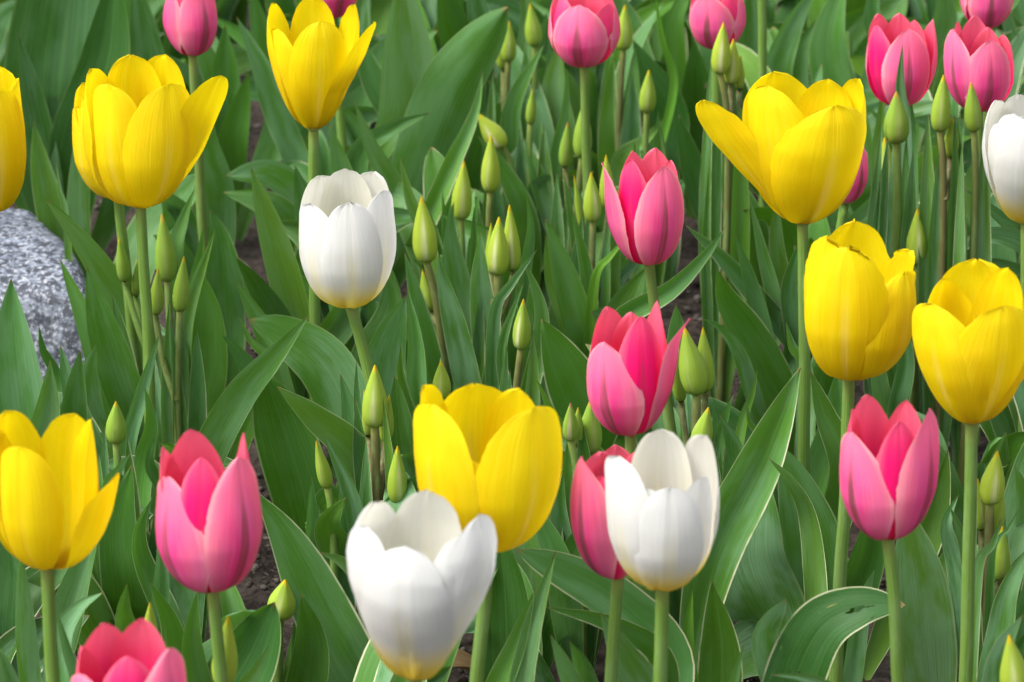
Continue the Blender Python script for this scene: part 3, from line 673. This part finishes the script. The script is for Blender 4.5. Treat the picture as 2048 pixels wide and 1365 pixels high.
# ------------------------------------------------------------------ leaves read off the photograph: points from low to tip, width, tip height; tone, margin, bloom
# (points, width px, z of tip, tone, margin, bloom with painted sheen, extra)
d_ = dict
LEAVES = [
 # back, far left
 ([(117, 300), (118, 170), (140, -30), (150, -160)], 215, .30, .06, .1, .25, d_(fold=.35, blunt=1)),
 ([(160, 280), (215, 120), (232, -70)], 115, .27, .0, .1, .1, {}),
 ([(310, 240), (292, 100), (268, -60)], 78, .26, .3, .1, .5, {}),
 ([(90, 340), (60, 190), (36, 68)], 62, .21, .15, .1, .3, {}),
 ([(20, 330), (10, 220), (18, 120), (40, 60)], 50, .19, .1, .1, .1, {}),
 ([(118, 490), (92, 370), (68, 243)], 64, .20, .5, .6, .4, d_(fold=.5)),
 ([(160, 520), (156, 400), (172, 172)], 46, .235, .4, .3, .6, {}),
 ([(132, 430), (120, 380), (112, 322)], 16, .20, .5, .2, .5, {}),
 ([(345, 775), (250, 620), (165, 490), (92, 402)], 66, .215, .55, .3, .35, d_(fold=.3)),
 ([(200, 540), (150, 460), (97, 398)], 40, .205, .5, .3, .2, {}),
 ([(205, 750), (170, 640), (120, 518)], 47, .185, .45, .2, .3, {}),
 ([(265, 830), (215, 680), (174, 535)], 82, .19, .55, .3, .35, d_(fold=.3)),
 ([(50, 880), (32, 720), (22, 558)], 104, .20, .6, .3, .6, d_(fold=.35)),
 ([(112, 770), (86, 700), (78, 653)], 30, .16, .3, .2, .1, {}),
 ([(70, 930), (92, 820), (100, 722)], 74, .165, .45, .3, .5, {}),
 ([(150, 900), (150, 800), (160, 700)], 60, .17, .4, .3, .3, {}),
 ([(175, 880), (142, 780), (120, 690)], 52, .165, .5, .3, .6, {}),
 ([(185, 860), (175, 760), (192, 690)], 64, .14, .6, .2, .8, {}),
 ([(252, 920), (283, 790), (319, 667)], 34, .20, .6, .3, .6, d_(fold=.5)),
 ([(285, 940), (303, 850), (290, 775)], 40, .185, .5, .5, .2, {}),
 ([(368, 790), (372, 640), (430, 460)], 34, .215, .55, .3, .6, d_(fold=.5)),
 ([(385, 580), (400, 500), (408, 444)], 26, .20, .6, .6, .6, {}),
 ([(378, 880), (412, 740), (418, 640), (398, 535)], 88, .17, .45, .3, .15, d_(wav=.14, freq=11)),
 ([(460, 750), (450, 600), (440, 480), (420, 420)], 76, .16, .35, .3, .25, d_(wav=.12)),
 ([(348, 520), (366, 440), (390, 377)], 42, .19, .5, .2, .4, {}),
 ([(440, 520), (370, 440), (315, 392)], 52, .155, .4, .2, .4, {}),
 ([(430, 500), (425, 380), (405, 290), (415, 200)], 84, .19, .45, .2, .45, d_(wav=.06)),
 ([(440, 280), (452, 160), (450, 50)], 78, .20, .15, .1, .2, {}),
 ([(465, 290), (482, 210), (497, 148)], 62, .17, .15, .1, .1, {}),
 ([(630, 420), (572, 270), (525, 150), (474, 34)], 56, .22, .55, .4, .55, d_(wav=.16, freq=14)),
 ([(560, 230), (530, 100), (500, -30)], 60, .22, .2, .2, .3, {}),
 ([(600, 400), (540, 345), (452, 352)], 62, .13, .75, .2, .85, d_(fold=.1, blunt=1)),
 ([(610, 500), (545, 415), (446, 385)], 70, .125, .4, .4, .3, d_(wav=.1)),
 ([(598, 670), (560, 520), (502, 335)], 66, .215, .65, .3, .35, d_(fold=.3)),
 # back middle
 ([(812, 250), (815, 120), (803, -60)], 120, .27, .6, .2, .75, d_(fold=.3, mid=1)),
 ([(800, 480), (848, 320), (905, 170), (1016, 14)], 122, .255, .2, .1, .35, d_(fold=-.25, blunt=1, roll=-10)),
 ([(715, 315), (790, 255), (862, 226)], 48, .18, .45, .4, .4, {}),
 ([(842, 470), (905, 330), (950, 230), (966, 143)], 42, .235, .55, 1, .5, d_(fold=.6)),
 ([(785, 380), (745, 300), (709, 205)], 42, .20, .55, .2, .5, {}),
 ([(852, 480), (820, 400), (800, 316)], 36, .20, .5, .6, .3, {}),
 ([(800, 260), (742, 150), (712, 50)], 66, .20, .2, .7, .2, {}),
 ([(1018, 310), (1030, 200), (1088, 90)], 42, .215, .5, .8, .4, {}),
 ([(1112, 310), (1130, 220), (1134, 138)], 26, .21, .6, .6, .4, {}),
 ([(1213, 290), (1217, 190), (1227, 110)], 36, .21, .45, .8, .2, {}),
 ([(1122, 280), (1108, 180), (1122, 80)], 64, .19, .5, .2, .65, {}),
 ([(1340, 240), (1290, 130), (1266, 80)], 82, .18, .1, .1, .1, {}),
 ([(1235, 330), (1290, 280), (1329, 238)], 34, .17, .6, .5, .7, d_(wav=.1)),
 ([(1348, 175), (1325, 80), (1308, -30)], 17, .25, .8, .3, .1, {}),
 ([(1050, 430), (1000, 330), (955, 272)], 48, .175, .3, .6, .25, {}),
 ([(1122, 480), (1085, 390), (1066, 330), (1048, 276)], 46, .15, .5, .5, .7, d_(wav=.2, freq=16)),
 ([(942, 700), (917, 560), (900, 460), (908, 404)], 52, .20, .55, .2, .55, d_(fold=.4)),
 ([(1050, 540), (1061, 460), (1053, 395)], 26, .20, .5, .8, .3, {}),
 ([(1152, 490), (1140, 420), (1127, 345)], 22, .20, .55, .9, .3, {}),
 ([(1160, 680), (1130, 560), (1091, 438)], 68, .19, .55, .2, .25, d_(fold=.35)),
 ([(1150, 660), (1110, 560), (1092, 470)], 56, .175, .45, .1, .25, {}),
 ([(1182, 625), (1168, 520), (1144, 425)], 32, .20, .55, 1, .4, d_(wav=.08)),
 ([(1190, 560), (1222, 512), (1262, 468)], 24, .19, .75, .3, .1, {}),
 ([(1235, 700), (1248, 620), (1292, 535)], 95, .165, .25, .2, .2, {}),
 ([(1230, 650), (1340, 580), (1410, 510), (1451, 455)], 48, .21, .5, 1, .3, d_(fold=.4)),
 ([(1570, 660), (1450, 520), (1372, 452)], 46, .185, .45, 1, .35, d_(fold=.4)),
 ([(738, 710), (782, 620), (775, 515)], 66, .175, .25, .3, .3, {}),
 ([(755, 880), (768, 720), (812, 590)], 100, .17, .5, .3, .65, {}),
 ([(838, 820), (832, 690), (815, 576)], 48, .20, .5, .5, .5, d_(fold=.6)),
 ([(865, 740), (835, 610), (810, 507)], 46, .195, .55, .7, .35, {}),
 ([(830, 850), (804, 760), (802, 687)], 30, .18, .5, 1, .3, d_(fold=.6)),
 ([(940, 790), (912, 660), (886, 560), (877, 508)], 54, .205, .45, .6, .95, {}),
 ([(988, 820), (970, 660), (960, 560), (961, 464)], 62, .21, .45, 1, .9, {}),
 ([(988, 630), (1020, 570), (1077, 496)], 30, .21, .55, 1, .6, d_(fold=.5)),
 ([(1020, 830), (1003, 700), (1047, 565)], 26, .20, .5, 1, .5, d_(fold=.5)),
 ([(1055, 800), (1084, 640), (1049, 520)], 38, .20, .5, 1, .45, d_(fold=.5)),
 ([(1190, 870), (1130, 740), (1084, 638)], 118, .165, .35, 1, .15, d_(fold=.2)),
 ([(1155, 920), (1105, 830), (1072, 755)], 30, .175, .75, .5, .1, {}),
 ([(715, 920), (700, 820), (681, 750)], 60, .165, .35, .4, .3, {}),
 ([(726, 920), (715, 800), (713, 722)], 27, .195, .5, 1, .3, {}),
 ([(812, 1000), (800, 860), (790, 750)], 68, .16, .2, .2, .15, {}),
 ([(735, 1000), (722, 900), (712, 800)], 45, .17, .35, .9, .25, {}),
 # left middle
 ([(735, 930), (660, 740), (560, 662), (500, 640)], 118, .19, .5, .3, .7, d_(fold=.15, blunt=1, roll=20)),
 ([(420, 900), (480, 790), (540, 720), (618, 631)], 70, .215, .6, .4, .5, d_(fold=.2)),
 ([(535, 740), (500, 680), (478, 635)], 32, .185, .45, .5, .3, {}),
 ([(630, 1085), (600, 960), (560, 840), (530, 750)], 125, .165, .3, .4, .1, d_(fold=.25, blunt=1)),
 ([(720, 920), (630, 835), (555, 775)], 80, .185, .7, .7, .35, d_(wav=.1, roll=15)),
 ([(718, 1060), (690, 960), (647, 870)], 42, .19, .5, .2, .9, {}),
 ([(570, 670), (520, 580), (472, 515)], 62, .15, .15, .2, .15, {}),
 ([(535, 680), (500, 610), (470, 558)], 46, .15, .5, .3, .4, {}),
 ([(510, 780), (470, 700), (443, 670)], 50, .15, .35, .2, .2, {}),
 ([(640, 700), (690, 620), (690, 500)], 66, .15, .4, .2, .4, {}),
 ([(660, 560), (620, 440), (590, 330)], 70, .16, .3, .2, .4, {}),
 ([(720, 480), (690, 380), (660, 250)], 60, .18, .35, .3, .4, {}),
 # bottom left
 ([(250, 1180), (238, 1050), (264, 930)], 90, .17, .25, .4, .15, d_(fold=.2)),
 ([(215, 985), (240, 935), (261, 907)], 36, .18, .7, .3, .8, {}),
 ([(345, 1270), (285, 1130), (278, 1060), (305, 995)], 54, .165, .5, .9, .45, d_(wav=.1)),
 ([(120, 1300), (155, 1220), (208, 1184)], 66, .185, .6, .3, .9, d_(roll=20)),
 ([(250, 1290), (247, 1220), (254, 1168)], 56, .165, .55, .4, .2, {}),
 ([(60, 1360), (46, 1200), (41, 1100)], 46, .19, .5, .3, .8, {}),
 ([(320, 1230), (323, 1120), (316, 1050)], 38, .16, .4, .3, .6, {}),
 ([(365, 1330), (340, 1240), (300, 1165)], 60, .17, .45, .8, .1, {}),
 ([(745, 1440), (640, 1220), (572, 1080), (511, 983)], 118, .20, .5, 1, .35, d_(fold=.3, wav=.04)),
 ([(445, 1420), (500, 1310), (548, 1205)], 135, .15, .2, .4, .05, d_(blunt=1)),
 ([(470, 1410), (512, 1340), (537, 1290)], 38, .20, .6, .3, .5, {}),
 ([(600, 1420), (622, 1300), (604, 1190)], 80, .14, .2, .3, .1, {}),
 ([(710, 1140), (655, 1060), (692, 995)], 76, .15, .35, .3, .1, d_(wav=.08)),
 ([(750, 1200), (690, 1130), (640, 1105)], 60, .16, .5, .8, .4, {}),
 ([(30, 1420), (8, 1330), (-10, 1290)], 70, .20, .5, .3, .6, {}),
 ([(10, 1260), (18, 1130), (-5, 1030)], 90, .165, .25, .3, .2, {}),
 ([(115, 1300), (150, 1180), (200, 1050)], 70, .175, .4, .3, .5, {}),
 ([(160, 1400), (130, 1290), (112, 1215)], 34, .20, .55, 1, .6, {}),
 ([(410, 1400), (385, 1290), (395, 1180)], 54, .17, .25, .4, .2, {}),
 ([(330, 1000), (300, 930), (310, 870)], 40, .16, .35, .4, .2, {}),
 # bottom middle
 ([(1015, 1420), (1012, 1250), (1000, 1070)], 120, .17, .15, .2, .1, d_(blunt=1)),
 ([(1120, 1140), (1085, 1050), (1045, 985)], 62, .165, .6, .4, .5, {}),
 ([(1340, 1320), (1235, 1200), (1130, 1140), (1033, 1099)], 108, .205, .45, 1, .55, d_(fold=.15, roll=25, blunt=1)),
 ([(1330, 1330), (1230, 1250), (1090, 1214)], 60, .19, .25, 1, .15, {}),
 ([(1045, 1420), (1062, 1270), (1111, 1103)], 52, .225, .65, .7, .6, d_(fold=.4)),
 ([(985, 1420), (1035, 1290), (1070, 1180)], 60, .20, .35, .5, .2, {}),
 ([(1160, 1430), (1126, 1330), (1101, 1270)], 58, .205, .5, .6, .5, {}),
 ([(1175, 1400), (1165, 1330), (1139, 1282)], 78, .19, .4, .6, .4, d_(fold=.5)),
 ([(1300, 1420), (1250, 1310), (1202, 1225)], 105, .20, .5, .5, .65, d_(wav=.1)),
 ([(1130, 1120), (1118, 1020), (1126, 945)], 46, .16, .4, .7, .7, {}),
 ([(1380, 1420), (1375, 1290), (1385, 1180)], 36, .17, .4, .3, .1, {}),
 # right middle and bottom
 ([(1372, 1320), (1420, 1130), (1515, 930), (1601, 735)], 108, .235, .45, 1, .6, d_(fold=.55, roll=-8)),
 ([(1545, 1260), (1490, 1110), (1520, 930)], 170, .155, .6, .3, .95, d_(fold=.3, blunt=1)),
 ([(1650, 1250), (1628, 1100), (1590, 960), (1550, 880)], 128, .17, .6, .6, .6, d_(wav=.09, freq=15, fold=.3)),
 ([(1620, 1060), (1585, 970), (1535, 915)], 46, .175, .4, .7, .2, d_(wav=.1)),
 ([(1880, 1430), (1842, 1220), (1812, 1010)], 122, .18, .65, .5, .75, d_(fold=.2)),
 ([(1700, 1220), (1735, 1110), (1745, 1000)], 80, .155, .2, .3, .1, {}),
 ([(1580, 1400), (1635, 1265), (1720, 1215), (1810, 1210)], 120, .175, .2, .8, .1, d_(fold=.2, blunt=1, roll=15, holes=1)),
 ([(1560, 1390), (1528, 1275), (1572, 1198)], 66, .18, .5, .3, .95, d_(blunt=1)),
 ([(1720, 1440), (1630, 1362), (1542, 1350)], 56, .21, .55, .5, .8, d_(roll=20)),
 ([(1455, 1420), (1474, 1340), (1489, 1284)], 34, .21, .65, .4, .6, {}),
 ([(1430, 1420), (1442, 1290), (1424, 1160)], 98, .165, .2, .9, .1, {}),
 ([(1722, 1230), (1735, 1175), (1749, 1140)], 40, .14, .55, .4, .7, {}),
 ([(1940, 1150), (1922, 1070), (1899, 1012)], 34, .19, .5, .9, .5, {}),
 ([(1985, 1110), (2015, 1060), (2041, 1014)], 20, .20, .5, .5, .4, {}),
 ([(1955, 1140), (1985, 1090), (2003, 1035)], 28, .20, .5, .9, .5, {}),
 ([(1995, 1430), (2005, 1310), (2045, 1230)], 95, .20, .5, .6, .85, {}),
 ([(2000, 1280), (2020, 1180), (2070, 1080)], 60, .18, .5, .5, .6, {}),
 ([(1915, 1140), (1893, 1050), (1918, 988)], 46, .165, .5, .5, .95, d_(wav=.1)),
 ([(1855, 1070), (1882, 970), (1896, 900)], 66, .16, .25, 1, .15, {}),
 ([(1990, 1030), (1998, 930), (2012, 865)], 66, .165, .5, .4, .7, {}),
 ([(2060, 1120), (2050, 1010), (2030, 930)], 60, .165, .45, .4, .7, {}),
 ([(1570, 820), (1505, 690), (1450, 600), (1434, 538)], 86, .18, .2, .6, .15, d_(fold=.3)),
 ([(1480, 710), (1440, 655), (1405, 638)], 34, .15, .5, .3, .8, {}),
 ([(1592, 700), (1578, 580), (1600, 480)], 46, .17, .45, .7, .4, d_(wav=.08)),
 ([(1548, 630), (1522, 500), (1500, 400)], 34, .20, .5, .6, .5, {}),
 ([(1565, 620), (1552, 480), (1556, 380)], 38, .195, .45, .6, .3, {}),
 ([(1530, 700), (1500, 560), (1470, 470)], 40, .18, .4, .4, .3, {}),
 ([(1610, 740), (1585, 695), (1572, 646)], 38, .19, .5, .3, .95, {}),
 ([(1690, 940), (1650, 830), (1621, 742)], 66, .185, .4, .7, .2, {}),
 ([(1640, 960), (1670, 850), (1675, 740)], 70, .165, .55, .3, .4, {}),
 ([(1435, 900), (1450, 835), (1468, 790)], 30, .18, .5, .5, .8, d_(wav=.1)),
 ([(1525, 900), (1500, 845), (1494, 800)], 22, .19, .5, .9, .5, {}),
 ([(1485, 850), (1505, 790), (1515, 740)], 24, .18, .6, .3, .4, {}),
 ([(1470, 1000), (1470, 900), (1440, 830)], 60, .165, .45, .4, .7, {}),
 ([(2080, 520), (1985, 468), (1912, 510)], 60, .165, .35, .5, .6, d_(roll=15)),
 ([(2080, 600), (2010, 540), (1930, 520)], 70, .15, .25, .4, .3, {}),
 ([(2060, 500), (1995, 432), (1927, 376)], 46, .18, .35, 1, .3, {}),
 ([(1770, 820), (1755, 720), (1768, 620)], 40, .18, .4, .6, .5, {}),
 ([(1795, 830), (1812, 720), (1795, 600)], 44, .18, .4, .5, .4, {}),
 ([(1845, 700), (1862, 580), (1868, 440)], 32, .20, .45, .8, .5, {}),
 ([(1820, 600), (1850, 480), (1870, 325)], 34, .215, .55, .9, .5, d_(fold=.5)),
 ([(1910, 620), (1905, 480), (1915, 270)], 34, .22, .45, .5, .6, {}),
 ([(1890, 560), (1902, 420), (1930, 240)], 26, .225, .5, .8, .4, {}),
 ([(1740, 560), (1755, 420), (1748, 290)], 36, .20, .35, .4, .4, {}),
 # top right
 ([(1806, 260), (1800, 180), (1805, 88)], 46, .322, .2, .1, 1.0, d_(lean=0)),
 ([(1758, 330), (1762, 240), (1768, 150)], 34, .275, .5, .3, .4, {}),
 ([(1825, 320), (1824, 240), (1815, 165)], 30, .275, .55, .3, .3, {}),
 ([(1820, 380), (1832, 300), (1837, 232)], 22, .215, .6, .5, .3, {}),
 ([(1740, 340), (1715, 200), (1695, 115)], 34, .21, .5, .3, .5, {}),
 ([(1672, 190), (1658, 80), (1692, -50)], 88, .23, .35, .4, .3, d_(wav=.05)),
 ([(1552, 170), (1580, 60), (1640, -40)], 62, .225, .4, .3, .65, {}),
 ([(1400, 300), (1396, 180), (1388, 80)], 76, .17, .1, .2, .1, {}),
 ([(1500, 450), (1452, 360), (1413, 262)], 64, .175, .25, .5, .15, {}),
 ([(1400, 380), (1372, 290), (1358, 230)], 56, .16, .15, .4, .1, {}),
 ([(2005, 230), (2036, 120), (2020, 30)], 36, .20, .35, .9, .3, {}),
 ([(1760, 100), (1745, 30), (1760, -60)], 50, .22, .25, .3, .4, {}),
 ([(1860, 120), (1890, 40), (1880, -60)], 66, .22, .25, .3, .4, {}),
 ([(1600, 180), (1610, 90), (1655, 20)], 40, .19, .3, .3, .4, {}),
 ([(1490, 150), (1505, 70), (1495, -40)], 60, .21, .25, .3, .4, {}),
 ([(1350, 60), (1370, -20), (1350, -90)], 40, .24, .4, .3, .2, {}),
 ([(930, 120), (900, 20), (880, -60)], 80, .22, .08, .2, .1, {}),
 ([(1045, 120), (1055, 40), (1040, -60)], 40, .22, .4, .6, .4, {}),
 ([(1265, 60), (1240, 0), (1260, -80)], 50, .22, .25, .5, .3, {}),
 ([(960, 60), (950, -10), (970, -80)], 60, .22, .3, .4, .4, {}),
]
def leaf_color(tone, mar, bl): return (min(1, max(0.04, tone + rng.uniform(-.16, .24))), mar, bl, 1)
NEWP = []
for p in plants:
    for V, Fc, UV, colr in p.get('late', []): add_leaf(p, V, Fc, UV, colr); p['nleaf'] -= 1
for li, (pts, wpx, zt, tone, mar, bl, ex) in enumerate(LEAVES):
    tip = at_z(pts[-1][0], pts[-1][1], zt)
    lean = ex.get('lean', rng.uniform(.0, .05))
    n = len(pts)
    P3 = [at_Y(x, y, tip.y + lean * (1 - (k + 1) / n)) for k, (x, y) in enumerate(pts)]
    own = Vector((P3[0].x + (P3[0].x - P3[1].x) * .35, tip.y + lean + .01, 0))
    # the plant it grows from
    best, bd = None, .085
    for p in plants:
        d = math.hypot(p['base'].x - own.x, (p['base'].y - own.y) * .8)
        if d < bd and p['nleaf'] < 7: best, bd = p, d
    if best is None:
        best = plant('leafy_tulip', own, '', 'tulip', 'tulips showing only leaves', None, 'L%d' % li); NEWP.append(best)
    base = own.lerp(best['base'], .75); base.z = -.004
    if P3[0].z > .03: P3 = [base, base.lerp(P3[0], .5) + Vector((0, 0, .0))] + P3
    else: P3 = [Vector((P3[0].x, P3[0].y, -.004))] + P3[1:]
    wid = wpx * 1.1 * depth(tip) / F
    V, Fc, UV, _ = leaf_mesh(P3, wid, ex.get('roll', rng.uniform(-14, 14)), rng.uniform(-26, 26) if 'roll' not in ex else None, fold=ex.get('fold', rng.uniform(.15, .4)), wav=ex.get('wav', rng.uniform(.01, .07)),
                             freq=ex.get('freq', 10), seed=li, blunt=ex.get('blunt', 0), holes=ex.get('holes', 0), nv=150 if ex.get('holes') else 34, nu=61 if ex.get('holes') else 11)
    o = add_leaf(best, V, Fc, UV, leaf_color(tone, mar, bl))

# ------------------------------------------------------------------ lower leaves that close the gaps between (they never stand in front of what is traced)
SOIL = [(525, 275, 38, 34), (215, 420, 34, 52), (110, 400, 48, 24), (1400, 280, 18, 55), (1415, 590, 40, 55), (1480, 730, 45, 60), (555, 950, 62, 105), (525, 1130, 45, 50),
        (1505, 1310, 26, 55), (925, 1335, 18, 30), (790, 600, 10, 30), (950, 740, 12, 50), (490, 740, 22, 70), (1905, 870, 20, 30), (1760, 1160, 20, 20), (640, 1340, 20, 30), (60, 560, 95, 165)]
def in_soil(x, y):
    for cx, cy, a, b in SOIL:
        if ((x - cx) / a) ** 2 + ((y - cy) / b) ** 2 < 1.5: return True
    return False
fr = random.Random(21)
def narrow_zone(x, y): return (860 < x < 1460 and y < 760) or (x > 1470 and y < 700) or (x > 1850)
def filler_leaf(base, hgt, nar=False):
    az = fr.uniform(0, 6.28); out = fr.uniform(.02, .12) * (.5 if nar else 1)
    dx, dy = math.cos(az) * out, math.sin(az) * out
    p3 = [base, base + Vector((dx * .15, dy * .15, hgt * .4)), base + Vector((dx * .5, dy * .5, hgt * .8)), base + Vector((dx, dy, hgt * fr.uniform(.85, 1.05)))]
    wid = fr.uniform(.009, .019) if nar else fr.uniform(.018, .042)
    return leaf_mesh(p3, wid, fr.uniform(-40, 40), fold=fr.uniform(.15, .45), wav=fr.uniform(0, .08), seed=fr.randrange(9999), blunt=fr.random() < .4, nu=9, nv=22)
nf = 0
Yg = 2.05
while Yg < 4.75:
    halfw = (1024 + 120) / F * Yg * 1.06
    x = -halfw + fr.uniform(0, .08)
    while x < halfw:
        base = Vector((x + fr.uniform(-.025, .025), Yg + fr.uniform(-.04, .04), -.003))
        got = []
        tx_, ty_, _d = proj(base + Vector((0, 0, .14))); nar = narrow_zone(tx_, ty_)
        for k in range(13 if nar else 7):
            far = min(1, max(0, (Yg - 3.3) / .8))
            hgt = fr.uniform(.09, .17 + .05 * far)
            V, Fc, UV, P = filler_leaf(base, hgt * (1.15 if nar else 1), nar and fr.random() < .3)
            bad = hit = vis = 0
            for q in V[::3]:
                px, py, dz = proj(q)
                if not (0 <= px < 2048 and 0 <= py < 1365): continue
                vis += 1
                if in_soil(px, py): bad += 1
                zb = ZB[int(py / 8), int(px / 8)]
                if zb < 90 and dz < zb - .005: hit += 1
            tot = len(V[::3])
            if vis < .15 * tot or bad > 0 or hit > .06 * tot: continue
            got.append((V, Fc, UV))
        if len(got) >= 2:
            p = None
            for q in plants:
                if (q['base'] - base).length < .06 and q['nleaf'] < 6: p = q
            if p is None:
                p = plant('leafy_tulip', base, '', 'tulip', 'tulips showing only leaves', None, 'F%d' % nf); NEWP.append(p)
            for V, Fc, UV in got[:8 if nar else 5]:
                add_leaf(p, V, Fc, UV, leaf_color(fr.uniform(.03, .46), fr.choice((.2, .3, .9)), fr.uniform(.0, .7)))  # darker tone range: shade low in the bed painted into the leaf colour
                nf += 1
        x += fr.uniform(.06, .10)
    Yg += .085
print('filler leaves', nf, 'plants', len(plants))

# labels of the leaf-only plants: which named tulips they stand between
named = [p for p in plants if p['short']]
def head(p):
    for c in p['root'].children:
        if c.name.startswith(('flower', 'bud')): return p['base'] + c.location
    return p['base']
used = {}
for p in NEWP:
    zs = p['base']
    ds = sorted(named, key=lambda q: math.hypot(q['base'].x - zs.x, q['base'].y - zs.y))
    done = False
    for i in range(0, 5):
        for j in range(i + 1, 6):
            a, b = ds[i]['short'], ds[j]['short']
            lab = 'broad green leaves between the %s and the %s' % (a, b)
            if lab not in used and 'between' not in (a + b) and len(lab.split()) <= 16: used[lab] = 1; done = True; break
        if done: break
    p['root']['label'] = lab

# ------------------------------------------------------------------ granite block
def rock():
    V, Fc = [], []
    n = 36
    cx0, cx1 = at_Y(-210, 600, 2.95).x, at_Y(130, 600, 2.95).x
    cen = Vector(((cx0 + cx1) / 2, 3.062, .052)); hx, hy, hz = (cx1 - cx0) / 2, .108, .068
    vm = {}
    def key(p):
        k = (round(p[0], 5), round(p[1], 5), round(p[2], 5))
        if k not in vm: vm[k] = len(V); V.append(p)
        return vm[k]
    def warp(q):
        q = Vector(q); e = 7.0
        l = (abs(q.x) ** e + abs(q.y) ** e + abs(q.z) ** e) ** (1 / e)
        q = q / l
        s = Vector((q.x * hx, q.y * hy, q.z * hz))
        s.x -= s.y * .30 + .012 * max(0, s.z / hz); s.y += .02 * s.z / hz
        s.z -= max(0, s.y) * .05
        p = cen + s
        d = .006 * noise.noise(p * 9) + .003 * noise.noise(p * 35) + .0012 * noise.noise(p * 120)
        return p + Vector((q.x, q.y, q.z)).normalized() * d
    idx = {}
    for ax in range(3):
        for sg in (-1, 1):
            g = [[None] * (n + 1) for _ in range(n + 1)]
            for i in range(n + 1):
                for j in range(n + 1):
                    a, b = -1 + 2 * i / n, -1 + 2 * j / n
                    q = [0, 0, 0]; q[ax] = sg; q[(ax + 1) % 3] = a * sg; q[(ax + 2) % 3] = b
                    k = tuple(round(t, 4) for t in q)
                    if k not in idx: idx[k] = len(V); V.append(warp(q))
                    g[i][j] = idx[k]
            for i in range(n):
                for j in range(n): Fc.append((g[i][j], g[i + 1][j], g[i + 1][j + 1], g[i][j + 1]))
    base = Vector((cen.x, cen.y, 0))
    o = make('granite_block', [v - base for v in V], Fc, None, M['granite'], loc=base)
    o['label'] = 'speckled grey granite block lying on the soil'; o['category'] = 'stone'
rock()

# ------------------------------------------------------------------ soil, crumbs, pebbles, a dry leaf
def ground():
    xs = np.concatenate([np.linspace(-9, -.95, 8), np.arange(-.9, .9001, .009), np.linspace(.95, 9, 8)])
    ys = np.concatenate([np.linspace(-3, 1.9, 6), np.arange(1.95, 4.75, .009), np.linspace(4.8, 16, 10)])
    V = []
    for y in ys:
        for x in xs:
            h = 0.0
            if -.95 < x < .95 and 1.9 < y < 4.8:
                p = Vector((x, y, 0))
                h = .014 * noise.noise(p * 6) + .008 * noise.noise(p * 22) + .006 * abs(noise.noise(p * 55)) + .004 * noise.noise(p * 110)
            V.append((x, y, h - .006))
    o = make('soil', V, grid_faces(len(xs), len(ys)), None, M['soil'])
    o['kind'] = 'structure'
ground()
def crumbs():
    V, Fc = [], []
    r = random.Random(5)
    ico = [(0, 0, 1)] + [(math.cos(a * 1.2566) * .89, math.sin(a * 1.2566) * .89, .45) for a in range(5)] + [(math.cos(a * 1.2566 + .63) * .89, math.sin(a * 1.2566 + .63) * .89, -.45) for a in range(5)] + [(0, 0, -1)]
    fi = [(0, 1 + a, 1 + (a + 1) % 5) for a in range(5)] + [(1 + a, 6 + a, 1 + (a + 1) % 5) for a in range(5)] + [(6 + a, 6 + (a + 1) % 5, 1 + (a + 1) % 5) for a in range(5)] + [(11, 6 + (a + 1) % 5, 6 + a) for a in range(5)]
    for cx, cy, a, b in SOIL[:-1]:
        for k in range(int(12 + a * b / 28)):
            t, q = r.uniform(0, 6.28), math.sqrt(r.random()) * 1.25
            p = at_z(cx + a * q * math.cos(t), cy + b * q * math.sin(t), 0.0)
            s = .0008 + .0030 * r.random() ** 5
            sc = Vector((s * r.uniform(.8, 1.4), s * r.uniform(.8, 1.4), s * r.uniform(.6, 1.0)))
            o0 = len(V); zr = r.uniform(0, 6.28)
            for v in ico:
                x, y = v[0] * sc.x * r.uniform(.65, 1.3), v[1] * sc.y * r.uniform(.65, 1.3)
                V.append((p.x + x * math.cos(zr) - y * math.sin(zr), p.y + x * math.sin(zr) + y * math.cos(zr), p.z + v[2] * sc.z + s * .3))
            Fc += [tuple(o0 + i for i in f) for f in fi]
    o = make('gravel', V, Fc, None, M['stone']); o['kind'] = 'stuff'
crumbs()
def dry_leaf(px, py, label):
    c = at_z(px, py, .012)
    pts = [c + Vector((-.03, .01, 0)), c + Vector((-.01, 0, .008)), c + Vector((.012, -.004, .004)), c + Vector((.032, -.012, -.004))]
    V, Fc, UV, _ = leaf_mesh(pts, .02, 60, fold=.5, wav=.15, seed=3)
    b = Vector((c.x, c.y, 0))
    o = make('dry_leaf', rel(V, b), Fc, UV, M['dry'], loc=b)
    o['label'] = label; o['category'] = 'dead leaf'
dry_leaf(905, 1345, 'curled dry brown leaf lying on the soil under the nearest white tulip')
